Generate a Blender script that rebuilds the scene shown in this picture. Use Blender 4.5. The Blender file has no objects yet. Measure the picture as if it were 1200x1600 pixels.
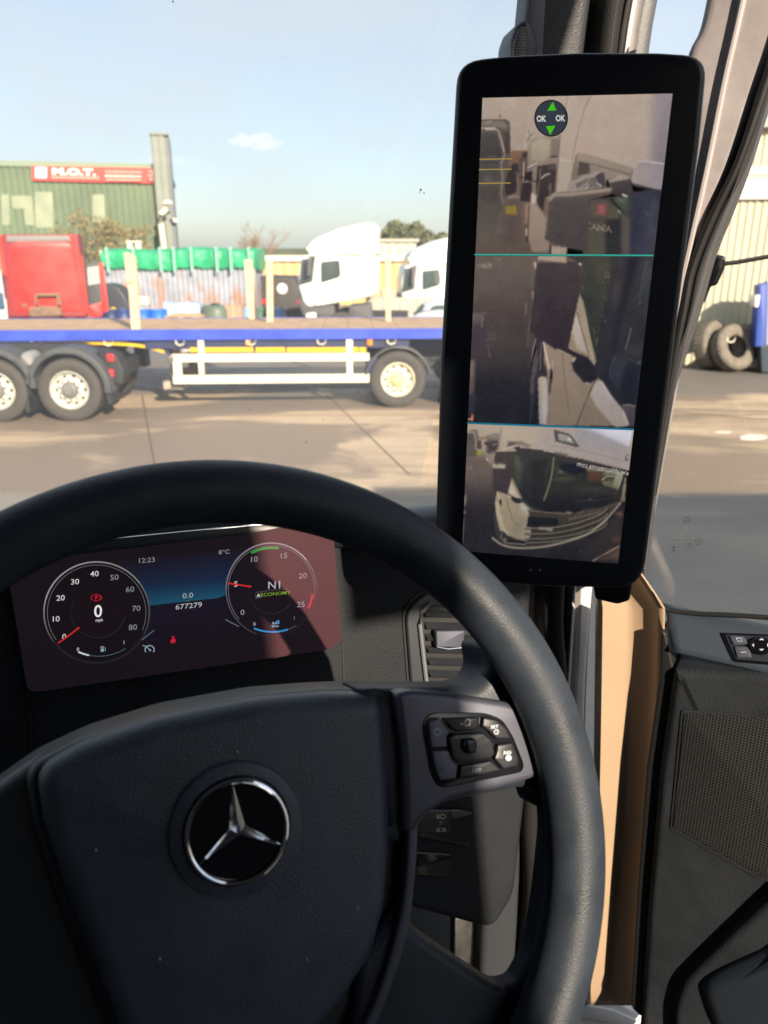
import bpy, bmesh, math, random
import numpy as np
from mathutils import Vector, Matrix
from mathutils.geometry import tessellate_polygon
R = math.radians
random.seed(4)
S = bpy.context.scene
C = S.collection

# ---------------------------------------------------------------- camera, sky, sun, exposure
CAM_H = 2.45
PITCH = math.atan(400/1200)
SUN_AZ, SUN_EL = -27.0, 24.0          # direction the light travels (degrees from +Y towards +X), height of the sun
EXPO = 1.05
cd = bpy.data.cameras.new('camera'); cam = bpy.data.objects.new('camera', cd); C.objects.link(cam)
cam.location = (0, 0, CAM_H); cam.rotation_euler = (math.pi/2-PITCH, 0, 0)
cd.sensor_fit = 'VERTICAL'; cd.sensor_height = 36; cd.lens = 27
cd.clip_start = 0.02; cd.clip_end = 3000
cd.dof.use_dof = True; cd.dof.focus_distance = 0.68; cd.dof.aperture_fstop = 9.0
S.camera = cam
w = bpy.data.worlds.new('World'); S.world = w; w.use_nodes = True
nt = w.node_tree; nt.nodes.clear()
wo = nt.nodes.new('ShaderNodeOutputWorld'); bg = nt.nodes.new('ShaderNodeBackground')
sky = nt.nodes.new('ShaderNodeTexSky'); sky.sky_type = 'NISHITA'; sky.sun_disc = False
sky.sun_elevation = R(SUN_EL); sky.sun_rotation = R(SUN_AZ+180)
sky.altitude = 50; sky.air_density = 1.0; sky.dust_density = 1.5; sky.ozone_density = 1.5
bg.inputs['Strength'].default_value = 0.10
tc = nt.nodes.new('ShaderNodeTexCoord'); mp = nt.nodes.new('ShaderNodeMapping'); mp.inputs['Scale'].default_value = (1.0, 1.0, 2.6)
nz = nt.nodes.new('ShaderNodeTexNoise'); nz.inputs['Scale'].default_value = 2.2; nz.inputs['Detail'].default_value = 7; nz.inputs['Roughness'].default_value = .55
rp = nt.nodes.new('ShaderNodeValToRGB'); rp.color_ramp.elements[0].position = .35; rp.color_ramp.elements[1].position = .75
rp.color_ramp.elements[0].color = (.34, .34, .34, 1); rp.color_ramp.elements[1].color = (.95, .95, .95, 1)
mx = nt.nodes.new('ShaderNodeMix'); mx.data_type = 'RGBA'; mx.inputs['B'].default_value = (4.1, 4.35, 4.5, 1)
L = nt.links.new
L(tc.outputs['Generated'], mp.inputs['Vector']); L(mp.outputs[0], nz.inputs['Vector']); L(nz.outputs['Fac'], rp.inputs['Fac'])
L(rp.outputs['Color'], mx.inputs['Factor']); L(sky.outputs['Color'], mx.inputs['A']); L(mx.outputs['Result'], bg.inputs['Color']); L(bg.outputs[0], wo.inputs[0])
sd = bpy.data.lights.new('sun', 'SUN'); sd.energy = 5.0; sd.angle = R(.55); sd.color = (1, .84, .64)
sun = bpy.data.objects.new('sun', sd); C.objects.link(sun)
dv = Vector((math.sin(R(SUN_AZ))*math.cos(R(SUN_EL)), math.cos(R(SUN_AZ))*math.cos(R(SUN_EL)), -math.sin(R(SUN_EL))))
sun.rotation_euler = dv.to_track_quat('-Z', 'Y').to_euler(); sun.location = (3, -6, 8)
S.view_settings.view_transform = 'Standard'; S.view_settings.look = 'None'; S.view_settings.exposure = EXPO; S.view_settings.gamma = 1
S.cycles.max_bounces = 8; S.cycles.volume_bounces = 2; S.cycles.transparent_max_bounces = 16; S.cycles.caustics_reflective = False; S.cycles.caustics_refractive = False

# ---------------------------------------------------------------- geometry helpers
CA, SA = math.cos(PITCH), math.sin(PITCH)
EYE = Vector((0, 0, CAM_H))
def ray(px, py):
    x = (px-600)/1200; y = (800-py)/1200
    return Vector((x, CA+SA*y, -SA+CA*y))
def at(px, py, Y):
    d = ray(px, py); return EYE + d*(Y/d.y)
def atz(px, py, z):
    return EYE + ray(px, py)*z
def ground(px, py):
    d = ray(px, py); return EYE + d*(-CAM_H/d.z)
class Plane:
    """an upright or leaning face of a real thing: origin, right, up and outward (towards the eye) axes"""
    def __init__(s, o, yaw=0, tilt=0):
        s.O = Vector(o); y = R(yaw); t = R(tilt)
        s.U = Vector((math.cos(y), math.sin(y), 0)); F = Vector((-math.sin(y), math.cos(y), 0))
        s.V = math.cos(t)*Vector((0, 0, 1)) + math.sin(t)*F
        s.N = s.U.cross(s.V)
    def hit(s, px, py, w=0):
        d = ray(px, py); o = s.O + s.N*w
        t = (o-EYE).dot(s.N)/d.dot(s.N); p = EYE + d*t - s.O
        return (p.dot(s.U), p.dot(s.V))
    def P(s, u, v, w=0): return s.O + s.U*u + s.V*v + s.N*w
    def off(s, w):
        q = Plane(s.O + s.N*w); q.U, q.V, q.N = s.U, s.V, s.N; return q
def srgb(c, k=1.0):
    def f(x):
        x = x/255; return (x/12.92 if x <= .04045 else ((x+.055)/1.055)**2.4)*k
    return (f(c[0]), f(c[1]), f(c[2]), 1.0)

class MB:
    def __init__(s): s.v = []; s.f = []; s.uv = {}
    def add(s, vs, fs):
        n = len(s.v); s.v += [Vector(p) for p in vs]; s.f += [tuple(i+n for i in f) for f in fs]; return s
    def box(s, x0, x1, y0, y1, z0, z1):
        return s.boxf(lambda a, b, c: Vector((a, b, c)), x0, x1, y0, y1, z0, z1)
    def boxf(s, F, a0, a1, b0, b1, c0, c1):
        vs = [F(a, b, c) for c in (c0, c1) for b in (b0, b1) for a in (a0, a1)]
        return s.add(vs, [(0, 1, 3, 2), (4, 6, 7, 5), (0, 4, 5, 1), (2, 3, 7, 6), (0, 2, 6, 4), (1, 5, 7, 3)])
    def pbox(s, pl, u0, u1, v0, v1, w0, w1): return s.boxf(pl.P, u0, u1, v0, v1, w0, w1)
    def pxbox(s, pl, x0, y0, x1, y1, w0, w1):
        ym, xm = (y0+y1)/2, (x0+x1)/2
        u0 = pl.hit(x0, ym)[0]; u1 = pl.hit(x1, ym)[0]; v1 = pl.hit(xm, y0)[1]; v0 = pl.hit(xm, y1)[1]
        return s.pbox(pl, u0, u1, v0, v1, w0, w1)
    def slab(s, pl, uv, w0, w1, bev=0, seg=4, dome=0, rings=5):
        if area(uv) < 0: uv = uv[::-1]
        n = len(uv); R_ = []
        R_.append([pl.P(u, v, w0) for u, v in uv])
        if bev > 0:
            for k in range(seg+1):
                a = k/seg*math.pi/2
                q = inset(uv, bev*(1-math.cos(a))); R_.append([pl.P(u, v, w1-bev+bev*math.sin(a)) for u, v in q])
            top = inset(uv, bev)
        else:
            R_.append([pl.P(u, v, w1) for u, v in uv]); top = uv
        if dome:
            cx = sum(p[0] for p in top)/n; cy = sum(p[1] for p in top)/n
            for k in range(1, rings+1):
                t = 1-k/(rings+.6)
                R_.append([pl.P(cx+(u-cx)*t, cy+(v-cy)*t, w1+dome*(1-t*t)) for u, v in top])
        vs = [p for r in R_ for p in r]; fs = []
        for k in range(len(R_)-1):
            for i in range(n):
                j = (i+1) % n; fs.append((k*n+i, k*n+j, (k+1)*n+j, (k+1)*n+i))
        tess = tessellate_polygon([[Vector((u, v, 0)) for u, v in uv]]); k0 = (len(R_)-1)*n
        for a_, b_, c_ in tess: fs.append((k0+a_, k0+b_, k0+c_)); fs.append((c_, b_, a_))
        return s.add(vs, fs)
    def grid(s, rows):
        m = len(rows[0]); vs = [p for r in rows for p in r]
        return s.add(vs, [(i*m+j, i*m+j+1, (i+1)*m+j+1, (i+1)*m+j) for i in range(len(rows)-1) for j in range(m-1)])
    def tube(s, pts, r, n=10, cap=True):
        pts = [Vector(p) for p in pts]; rr = r if isinstance(r, (list, tuple)) else [r]*len(pts); vs = []
        for i, p in enumerate(pts):
            t = (pts[min(i+1, len(pts)-1)]-pts[max(i-1, 0)]).normalized()
            a = t.cross(Vector((0, 0, 1)) if abs(t.z) < .9 else Vector((1, 0, 0))).normalized(); b = t.cross(a)
            vs += [p+rr[i]*(math.cos(2*math.pi*k/n)*a+math.sin(2*math.pi*k/n)*b) for k in range(n)]
        fs = [(i*n+k, i*n+(k+1) % n, (i+1)*n+(k+1) % n, (i+1)*n+k) for i in range(len(pts)-1) for k in range(n)]
        if cap: fs += [tuple(range(n))[::-1], tuple((len(pts)-1)*n+k for k in range(n))]
        return s.add(vs, fs)
    def lathe(s, F, prof, n=40, a0=0, a1=2*math.pi):
        """prof: list of (radius, axial); F(x, y, axial) -> world"""
        full = abs(a1-a0-2*math.pi) < 1e-6; m = n if full else n+1; vs = []
        for r, h in prof:
            vs += [F(r*math.cos(a0+(a1-a0)*k/n), r*math.sin(a0+(a1-a0)*k/n), h) for k in range(m)]
        fs = [(i*m+k, i*m+(k+1) % m, (i+1)*m+(k+1) % m, (i+1)*m+k) for i in range(len(prof)-1) for k in range(n)]
        return s.add(vs, fs)
    def pieces(s):
        par = list(range(len(s.v)))
        def find(a):
            while par[a] != a: par[a] = par[par[a]]; a = par[a]
            return a
        for f in s.f:
            r0 = find(f[0])
            for i in f[1:]: par[find(i)] = r0
        out = {}
        for f in s.f: out.setdefault(find(f[0]), []).append(f)
        res = []
        for fs in out.values():
            idx = sorted({i for f in fs for i in f}); mp2 = {a: b for b, a in enumerate(idx)}; q = MB(); q.v = [s.v[i] for i in idx]; q.f = [tuple(mp2[i] for i in f) for f in fs]; res.append(q)
        return res
    def each(s, name, mat, parent=None, **k):
        return [q.build(name, mat, parent, **k) for q in s.pieces()]
    def build(s, name, mat, parent=None, smooth=35, solid=0, uvf=None, colors=None):
        me = bpy.data.meshes.new(name); base = parent_loc(parent)
        me.from_pydata([tuple(p-base) for p in s.v], [], s.f); me.validate()
        bm = bmesh.new(); bm.from_mesh(me)
        if smooth is not None: bmesh.ops.remove_doubles(bm, verts=bm.verts, dist=1e-6)
        bmesh.ops.recalc_face_normals(bm, faces=bm.faces)
        big = [f for f in bm.faces if len(f.verts) > 4]
        if big: bmesh.ops.triangulate(bm, faces=big)
        bm.to_mesh(me); bm.free()
        if smooth:
            me.shade_smooth(); me.set_sharp_from_angle(angle=R(smooth))
        if uvf:
            ul = me.uv_layers.new(name='UVMap')
            for lp in me.loops:
                ul.data[lp.index].uv = uvf(me.vertices[lp.vertex_index].co+base)
        o = bpy.data.objects.new(name, me); C.objects.link(o)
        me.materials.append(mat)
        if parent: o.parent = parent
        if solid:
            md = o.modifiers.new('thickness', 'SOLIDIFY'); md.thickness = solid; md.offset = 0
        return o
def parent_loc(p):
    v = Vector((0, 0, 0))
    while p is not None: v += p.location; p = p.parent
    return v
def area(uv): return sum(uv[i-1][0]*uv[i][1]-uv[i][0]*uv[i-1][1] for i in range(len(uv)))/2
def inset(uv, d):
    n = len(uv); out = []
    for i in range(n):
        a, b, c = uv[i-1], uv[i], uv[(i+1) % n]
        e1 = Vector((b[0]-a[0], b[1]-a[1])); e2 = Vector((c[0]-b[0], c[1]-b[1]))
        if e1.length < 1e-9: e1 = e2
        if e2.length < 1e-9: e2 = e1
        e1.normalize(); e2.normalize()
        n1 = Vector((-e1.y, e1.x)); n2 = Vector((-e2.y, e2.x)); m = n1+n2
        if m.length < 1e-6: m = n1
        m.normalize(); k = d/max(.5, m.dot(n1)); out.append((b[0]+m.x*k, b[1]+m.y*k))
    return out
def rnd(pts, r=10, seg=6):
    """round the corners of a polygon; a point may carry its own radius"""
    n = len(pts); out = []
    for i in range(n):
        p = Vector(pts[i][:2]); a = Vector(pts[i-1][:2]); c = Vector(pts[(i+1) % n][:2]); rr = pts[i][2] if len(pts[i]) > 2 else r
        d1 = a-p; d2 = c-p; k = min(rr, d1.length*.49, d2.length*.49)
        if k < .2: out.append(tuple(p)); continue
        p1 = p+d1.normalized()*k; p2 = p+d2.normalized()*k
        for t in range(seg+1):
            t /= seg; q = p1*(1-t)**2+p*2*t*(1-t)+p2*t*t; out.append(tuple(q))
    return out
def pxs(pl, pts, w=0): return [pl.hit(x, y, w) for x, y in pts]
def spline(pts, n=6):
    out = []; m = len(pts)
    for i in range(m-1):
        p0, p1, p2, p3 = [Vector(pts[max(0, min(m-1, j))]) for j in (i-1, i, i+1, i+2)]
        for k in range(n):
            t = k/n; out.append(tuple(.5*((2*p1)+(-p0+p2)*t+(2*p0-5*p1+4*p2-p3)*t*t+(-p0+3*p1-3*p2+p3)*t**3)))
    out.append(tuple(pts[-1])); return out

# ---------------------------------------------------------------- object helpers
def tag(o, label=None, cat=None, group=None, kind=None):
    if label: o['label'] = label
    if cat: o['category'] = cat
    if group: o['group'] = group
    if kind: o['kind'] = kind
    return o
def thing(name, loc, label, cat, group=None):
    o = bpy.data.objects.new(name, None); C.objects.link(o); o.location = loc; o.empty_display_size = .2
    return tag(o, label, cat, group)
def kids(o): return [c for c in bpy.data.objects if c.parent == o]
def dup(o, loc, label, rotz=0, scale=None):
    def cp(x, par):
        c = x.copy(); C.objects.link(c); c.parent = par
        for k in kids(x): cp(k, c)
        return c
    c = cp(o, None); c.location = loc; c.rotation_euler = (0, 0, rotz); c['label'] = label
    if scale: c.scale = scale
    return c

# ---------------------------------------------------------------- materials
MATS = {}
def mat(name, col, rough=.5, metal=0, spec=.5, bump=None, var=None, coat=0, emit=None):
    """bump=(scale, distance[, kind]); var=(scale, amount) mottles the colour"""
    if name in MATS: return MATS[name]
    m = bpy.data.materials.new(name); m.use_nodes = True; t = m.node_tree; b = t.nodes['Principled BSDF']
    if len(col) == 3 and max(col) > 1.01: col = srgb(col)[:3]
    b.inputs['Base Color'].default_value = (*col[:3], 1); b.inputs['Roughness'].default_value = rough
    b.inputs['Metallic'].default_value = metal; b.inputs['Specular IOR Level'].default_value = spec
    if coat: b.inputs['Coat Weight'].default_value = coat; b.inputs['Coat Roughness'].default_value = .08
    l = t.links.new; tcn = t.nodes.new('ShaderNodeTexCoord')
    if var:
        n = t.nodes.new('ShaderNodeTexNoise'); n.inputs['Scale'].default_value = var[0]; n.inputs['Detail'].default_value = 6; n.inputs['Roughness'].default_value = .62
        l(tcn.outputs['Object'], n.inputs['Vector'])
        r = t.nodes.new('ShaderNodeMapRange'); r.inputs['From Min'].default_value = .3; r.inputs['From Max'].default_value = .7
        r.inputs['To Min'].default_value = 1-var[1]; r.inputs['To Max'].default_value = 1+var[1]
        l(n.outputs['Fac'], r.inputs['Value'])
        mm = t.nodes.new('ShaderNodeVectorMath'); mm.operation = 'SCALE'; mm.inputs[0].default_value = col[:3]
        l(r.outputs[0], mm.inputs['Scale']); l(mm.outputs[0], b.inputs['Base Color'])
        r2 = t.nodes.new('ShaderNodeMapRange'); r2.inputs['From Min'].default_value = .3; r2.inputs['From Max'].default_value = .7
        r2.inputs['To Min'].default_value = max(.05, rough-.1); r2.inputs['To Max'].default_value = min(1, rough+.1)
        l(n.outputs['Fac'], r2.inputs['Value']); l(r2.outputs[0], b.inputs['Roughness'])
    if bump:
        bp = t.nodes.new('ShaderNodeBump'); bp.inputs['Distance'].default_value = bump[1]; bp.inputs['Strength'].default_value = 1
        if len(bump) > 2 and bump[2] == 'leather':
            v = t.nodes.new('ShaderNodeTexVoronoi'); v.inputs['Scale'].default_value = bump[0]; v.feature = 'SMOOTH_F1'
            l(tcn.outputs['Object'], v.inputs['Vector']); l(v.outputs['Distance'], bp.inputs['Height'])
        else:
            v = t.nodes.new('ShaderNodeTexNoise'); v.inputs['Scale'].default_value = bump[0]; v.inputs['Detail'].default_value = 4
            l(tcn.outputs['Object'], v.inputs['Vector']); l(v.outputs['Fac'], bp.inputs['Height'])
        l(bp.outputs[0], b.inputs['Normal'])
    if emit: b.inputs['Emission Color'].default_value = (*emit[0], 1); b.inputs['Emission Strength'].default_value = emit[1]
    MATS[name] = m; return m
def glass_mat(name, tint=(.97, .98, .98), refl=.05):
    m = bpy.data.materials.new(name); m.use_nodes = True; t = m.node_tree; t.nodes.clear()
    o = t.nodes.new('ShaderNodeOutputMaterial'); a = t.nodes.new('ShaderNodeBsdfTransparent'); a.inputs[0].default_value = (*tint, 1)
    g = t.nodes.new('ShaderNodeBsdfGlossy'); g.inputs['Roughness'].default_value = .02
    x = t.nodes.new('ShaderNodeMixShader'); x.inputs[0].default_value = refl
    t.links.new(a.outputs[0], x.inputs[1]); t.links.new(g.outputs[0], x.inputs[2]); t.links.new(x.outputs[0], o.inputs[0]); return m
def pic_mat(name, base, rough, gain=1.0, spec=.4, grain=0):
    """a lit display: the picture is what the screen emits; the front film also takes the light that falls on it"""
    m = bpy.data.materials.new(name); m.use_nodes = True; t = m.node_tree; b = t.nodes['Principled BSDF']
    b.inputs['Base Color'].default_value = (*base, 1); b.inputs['Roughness'].default_value = rough; b.inputs['Specular IOR Level'].default_value = spec
    at_ = t.nodes.new('ShaderNodeAttribute'); at_.attribute_name = 'Col'
    if grain:
        tcn = t.nodes.new('ShaderNodeTexCoord'); n_ = t.nodes.new('ShaderNodeTexNoise'); n_.inputs['Scale'].default_value = 55; n_.inputs['Detail'].default_value = 8; n_.inputs['Roughness'].default_value = .75; t.links.new(tcn.outputs['Object'], n_.inputs['Vector'])
        r_ = t.nodes.new('ShaderNodeMapRange'); r_.inputs['From Min'].default_value = .3; r_.inputs['From Max'].default_value = .7; r_.inputs['To Min'].default_value = 1-grain; r_.inputs['To Max'].default_value = 1+grain; t.links.new(n_.outputs['Fac'], r_.inputs['Value'])
        sc_ = t.nodes.new('ShaderNodeVectorMath'); sc_.operation = 'SCALE'; t.links.new(at_.outputs['Color'], sc_.inputs[0]); t.links.new(r_.outputs[0], sc_.inputs['Scale']); t.links.new(sc_.outputs[0], b.inputs['Emission Color'])
    else: t.links.new(at_.outputs['Color'], b.inputs['Emission Color'])
    b.inputs['Emission Strength'].default_value = gain/(2**EXPO)
    return m
def paint_mat(name, rough=.6, spec=.3):
    """flat printed artwork: base colour from the print"""
    m = bpy.data.materials.new(name); m.use_nodes = True; t = m.node_tree; b = t.nodes['Principled BSDF']
    b.inputs['Roughness'].default_value = rough; b.inputs['Specular IOR Level'].default_value = spec
    at_ = t.nodes.new('ShaderNodeAttribute'); at_.attribute_name = 'Col'
    t.links.new(at_.outputs['Color'], b.inputs['Base Color']); return m

def text_geo(s, size=1.0, bold=0):
    cu = bpy.data.curves.new('t', 'FONT'); cu.body = s; cu.size = size; cu.offset = bold; cu.resolution_u = 3
    ob = bpy.data.objects.new('t', cu); me = bpy.data.meshes.new_from_object(ob)
    vs = [(v.co.x, v.co.y) for v in me.vertices]; fs = [tuple(p.vertices) for p in me.polygons]
    bpy.data.objects.remove(ob); bpy.data.curves.remove(cu); bpy.data.meshes.remove(me); return vs, fs
class Pic:
    """flat artwork on the face of a screen, sign or panel; drawn in the photograph's grid, laid on the real plane"""
    def __init__(s, pl, w=0, xf=(0, 0, 1), step=.00006):
        s.pl = pl; s.w = w; s.xf = xf; s.step = step; s.v = []; s.f = []; s.c = []; s.z = 0
    def X(s, p): return (s.xf[0]+p[0]*s.xf[2], s.xf[1]+p[1]*s.xf[2])
    def _put(s, pts, faces, cols, layer=None):
        if layer is None: s.z += 1; layer = s.z
        w_ = s.w+s.step*layer; n = len(s.v)
        for p in pts:
            q = s.X(p); u, v = s.pl.hit(q[0], q[1], w_); s.v.append(s.pl.P(u, v, w_))
        for f in faces: s.f.append(tuple(i+n for i in f))
        s.c += cols if isinstance(cols, list) else [cols]*len(pts)
    def poly(s, pts, col, r=0):
        if r: pts = rnd(pts, r, 4)
        s._put(pts, [tuple(range(len(pts)))], srgb(col))
    def grad(s, q, c0, c1, c2, c3, n=10):
        """quad corners tl,tr,br,bl with their colours"""
        pts = []; cols = []
        for i in range(n+1):
            for j in range(n+1):
                a, b = j/n, i/n
                f = lambda A, B, C_, D: tuple((A[k]*(1-a)+B[k]*a)*(1-b)+(D[k]*(1-a)+C_[k]*a)*b for k in range(len(A)))
                pts.append(f(*q)); cols.append(srgb(f(c0, c1, c2, c3)))
        s._put(pts, [(i*(n+1)+j, i*(n+1)+j+1, (i+1)*(n+1)+j+1, (i+1)*(n+1)+j) for i in range(n) for j in range(n)], cols)
    def ell(s, cx, cy, rx, ry, col, n=48):
        s.poly([(cx+rx*math.cos(2*math.pi*k/n), cy+ry*math.sin(2*math.pi*k/n)) for k in range(n)], col)
    def arc(s, cx, cy, rx, ry, a0, a1, wd, col, col2=None, n=48, shear=0):
        """angles in degrees, 0 = right, 90 = up"""
        pts = []; cols = []
        for k in range(n+1):
            a = R(a0+(a1-a0)*k/n)
            cc = srgb(col) if col2 is None else tuple(x*(1-k/n)+y*k/n for x, y in zip(srgb(col), srgb(col2)))
            for d in (-wd/2, wd/2):
                x = (rx+d)*math.cos(a); y = -(ry+d)*math.sin(a)
                pts.append((cx+x, cy+y+x*shear)); cols.append(cc)
        s._put(pts, [(2*k, 2*k+1, 2*k+3, 2*k+2) for k in range(n)], cols)
    def line(s, pts, wd, col):
        n = len(pts); out = []
        for i in range(n):
            a = Vector(pts[max(i-1, 0)]); b = Vector(pts[min(i+1, n-1)]); t = (b-a).normalized(); nn = Vector((-t.y, t.x))*wd/2
            out += [tuple(Vector(pts[i])+nn), tuple(Vector(pts[i])-nn)]
        s._put(out, [(2*i, 2*i+1, 2*i+3, 2*i+2) for i in range(n-1)], srgb(col))
    def text(s, t, x, y, h, col, rot=0, wx=1.0, center=True, bold=0, flip=False, lean=0):
        vs, fs = text_geo(t, 1.0, bold)
        if not vs: return
        x0 = min(v[0] for v in vs); x1 = max(v[0] for v in vs); y0 = min(v[1] for v in vs); y1 = max(v[1] for v in vs)
        k = h/(y1-y0); ca, sa = math.cos(R(rot)), math.sin(R(rot)); out = []
        for a, b in vs:
            a = (a-(x0+x1)/2 if center else a-x0)*k*wx; b = (b-(y0+y1)/2)*k
            if flip: a = -a
            a += lean*b
            out.append((x+a*ca+b*sa*0-b*0, y-(b*1.0)-a*sa))
        s._put(out, fs, srgb(col))
    def build(s, name, m, parent):
        me = bpy.data.meshes.new(name); base = parent_loc(parent)
        me.from_pydata([tuple(p-base) for p in s.v], [], s.f)
        ca = me.color_attributes.new('Col', 'FLOAT_COLOR', 'POINT')
        for i, c in enumerate(s.c): ca.data[i].color = c
        for p in me.polygons: pass
        bm = bmesh.new(); bm.from_mesh(me)
        for f in bm.faces:
            f.normal_update()
            if f.normal.dot(s.pl.N) < 0: f.normal_flip()
        bmesh.ops.triangulate(bm, faces=[f for f in bm.faces if len(f.verts) > 4])
        bm.to_mesh(me); bm.free()
        o = bpy.data.objects.new(name, me); C.objects.link(o); me.materials.append(m)
        if parent: o.parent = parent
        return o
class Raster:
    """the live camera picture: painted in the script into a fine grid of colours, then carried by the screen's mesh"""
    def __init__(s, tl, tr, br, bl, nx, ny):
        a = np.linspace(0, 1, nx)[None, :]; b = np.linspace(0, 1, ny)[:, None]; s.nx, s.ny = nx, ny
        f = lambda i: (tl[i]*(1-a)+tr[i]*a)*(1-b)+(bl[i]*(1-a)+br[i]*a)*b
        s.X = f(0); s.Y = f(1); s.img = np.zeros((ny, nx, 3)); s.g = (tr[0]-tl[0])/nx; s.xf = (0, 0, 1); s.clip = np.ones((ny, nx))
    def blur(s, m, k):
        if k <= 0: return m
        r_ = max(1, int(3*k)); w_ = np.exp(-(np.arange(-r_, r_+1)**2)/(2*k*k)); w_ /= w_.sum()
        for ax in (0, 1):
            p = np.pad(m, [(r_, r_) if i == ax else (0, 0) for i in range(m.ndim)], mode='edge'); o = 0
            for i, q in enumerate(w_): o = o+q*(p[i:i+m.shape[0]] if ax == 0 else p[:, i:i+m.shape[1]])
            m = o
        return m
    def T(s, pts): return np.array([(s.xf[0]+p[0]*s.xf[2], s.xf[1]+p[1]*s.xf[2]) for p in pts])
    def put(s, al, col):
        al = (al*s.clip)[..., None]
        s.img = s.img*(1-al)+np.array(col, float)*al if not callable(col) else s.img*(1-al)+col()*al
    def p(s, pts, c, c2=None, d='v', soft=.7, op=1, r=0):
        if r: pts = rnd(pts, r, 4)
        q = s.T(pts); x0, y0 = q.min(0); x1, y1 = q.max(0); m = np.zeros((s.ny, s.nx), bool)
        for i in range(len(q)):
            ax, ay = q[i-1]; bx, by = q[i]
            if ay == by: continue
            c_ = ((ay > s.Y) != (by > s.Y)) & (s.X < (bx-ax)*(s.Y-ay)/(by-ay)+ax); m ^= c_
        al = s.blur(m.astype(float), soft)*op
        if c2 is None: s.put(al, c)
        else:
            t_ = np.clip((s.Y-y0)/(y1-y0) if d == 'v' else (s.X-x0)/(x1-x0), 0, 1)[..., None]; s.put(al, lambda: np.array(c)*(1-t_)+np.array(c2)*t_)
    def l(s, pts, wd, c, soft=.5, op=1):
        q = s.T(pts); wd = wd*s.xf[2]; D = np.full((s.ny, s.nx), 1e9)
        for i in range(len(q)-1):
            a = q[i]; d = q[i+1]-a; L2 = (d**2).sum()+1e-9; t_ = np.clip(((s.X-a[0])*d[0]+(s.Y-a[1])*d[1])/L2, 0, 1)
            D = np.minimum(D, np.hypot(s.X-a[0]-t_*d[0], s.Y-a[1]-t_*d[1]))
        s.put(s.blur(np.clip((wd/2-D)/s.g+.5, 0, 1), soft)*op*min(1, .35+wd/s.g), c)
    def text(s, t, x, y, h, c, rot=0, wx=1, flip=False, bold=0, op=1, soft=.3):
        vs, fs = text_geo(t, 1.0, bold); x0 = min(v[0] for v in vs); x1 = max(v[0] for v in vs); y0 = min(v[1] for v in vs); y1 = max(v[1] for v in vs)
        k = h/(y1-y0); ca, sa = math.cos(R(rot)), math.sin(R(rot)); P2 = []
        for a, b in vs:
            a = (a-(x0+x1)/2)*k*wx*(-1 if flip else 1); b = (b-(y0+y1)/2)*k; P2.append((x+a*ca, y-b-a*sa))
        q = s.T(P2); m = np.zeros((s.ny, s.nx))
        for f in fs:
            pts = q[list(f)]; mm = np.zeros((s.ny, s.nx), bool)
            for i in range(len(pts)):
                ax, ay = pts[i-1]; bx, by = pts[i]
                if ay == by: continue
                mm ^= ((ay > s.Y) != (by > s.Y)) & (s.X < (bx-ax)*(s.Y-ay)/(by-ay)+ax)
            m = np.maximum(m, mm)
        s.put(s.blur(m, soft)*op, c)
    def build(s, name, pl, w_, m_, parent, grain=1.5, final=.45):
        r_ = np.random.default_rng(3); img = s.blur(s.img, final)
        n1 = s.blur(r_.normal(size=(s.ny, s.nx)), 1.0); n1 /= n1.std(); n2 = s.blur(r_.normal(size=(s.ny, s.nx)), 5); n2 /= n2.std()
        img = np.clip(img+(n1*grain+n2*grain*.9)[..., None]*np.array([1, .95, .9]), 3, 255)/255
        lin = np.where(img <= .04045, img/12.92, ((img+.055)/1.055)**2.4)
        base = parent_loc(parent); o_ = pl.O+pl.N*w_
        dx = (s.X-600)/1200; dy = (800-s.Y)/1200; D = np.stack([dx, CA+SA*dy, -SA+CA*dy], -1); N = np.array(pl.N); t_ = float((o_-EYE).dot(pl.N))/(D@N)
        P3 = D*t_[..., None]+np.array(EYE)-np.array(base); nv = s.nx*s.ny
        idx = np.arange(nv).reshape(s.ny, s.nx); F4 = np.stack([idx[1:, :-1], idx[1:, 1:], idx[:-1, 1:], idx[:-1, :-1]], -1).reshape(-1, 4)
        me = bpy.data.meshes.new(name); me.vertices.add(nv); me.vertices.foreach_set('co', P3.reshape(-1).astype(np.float32))
        me.loops.add(F4.size); me.loops.foreach_set('vertex_index', F4.reshape(-1).astype(np.int32)); me.polygons.add(len(F4)); me.polygons.foreach_set('loop_start', np.arange(0, F4.size, 4, dtype=np.int32)); me.update(calc_edges=True)
        ca = me.color_attributes.new('Col', 'FLOAT_COLOR', 'POINT'); ca.data.foreach_set('color', np.concatenate([lin, np.ones((s.ny, s.nx, 1))], -1).reshape(-1).astype(np.float32))
        o = bpy.data.objects.new(name, me); C.objects.link(o); me.materials.append(m_); o.parent = parent; return o

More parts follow.
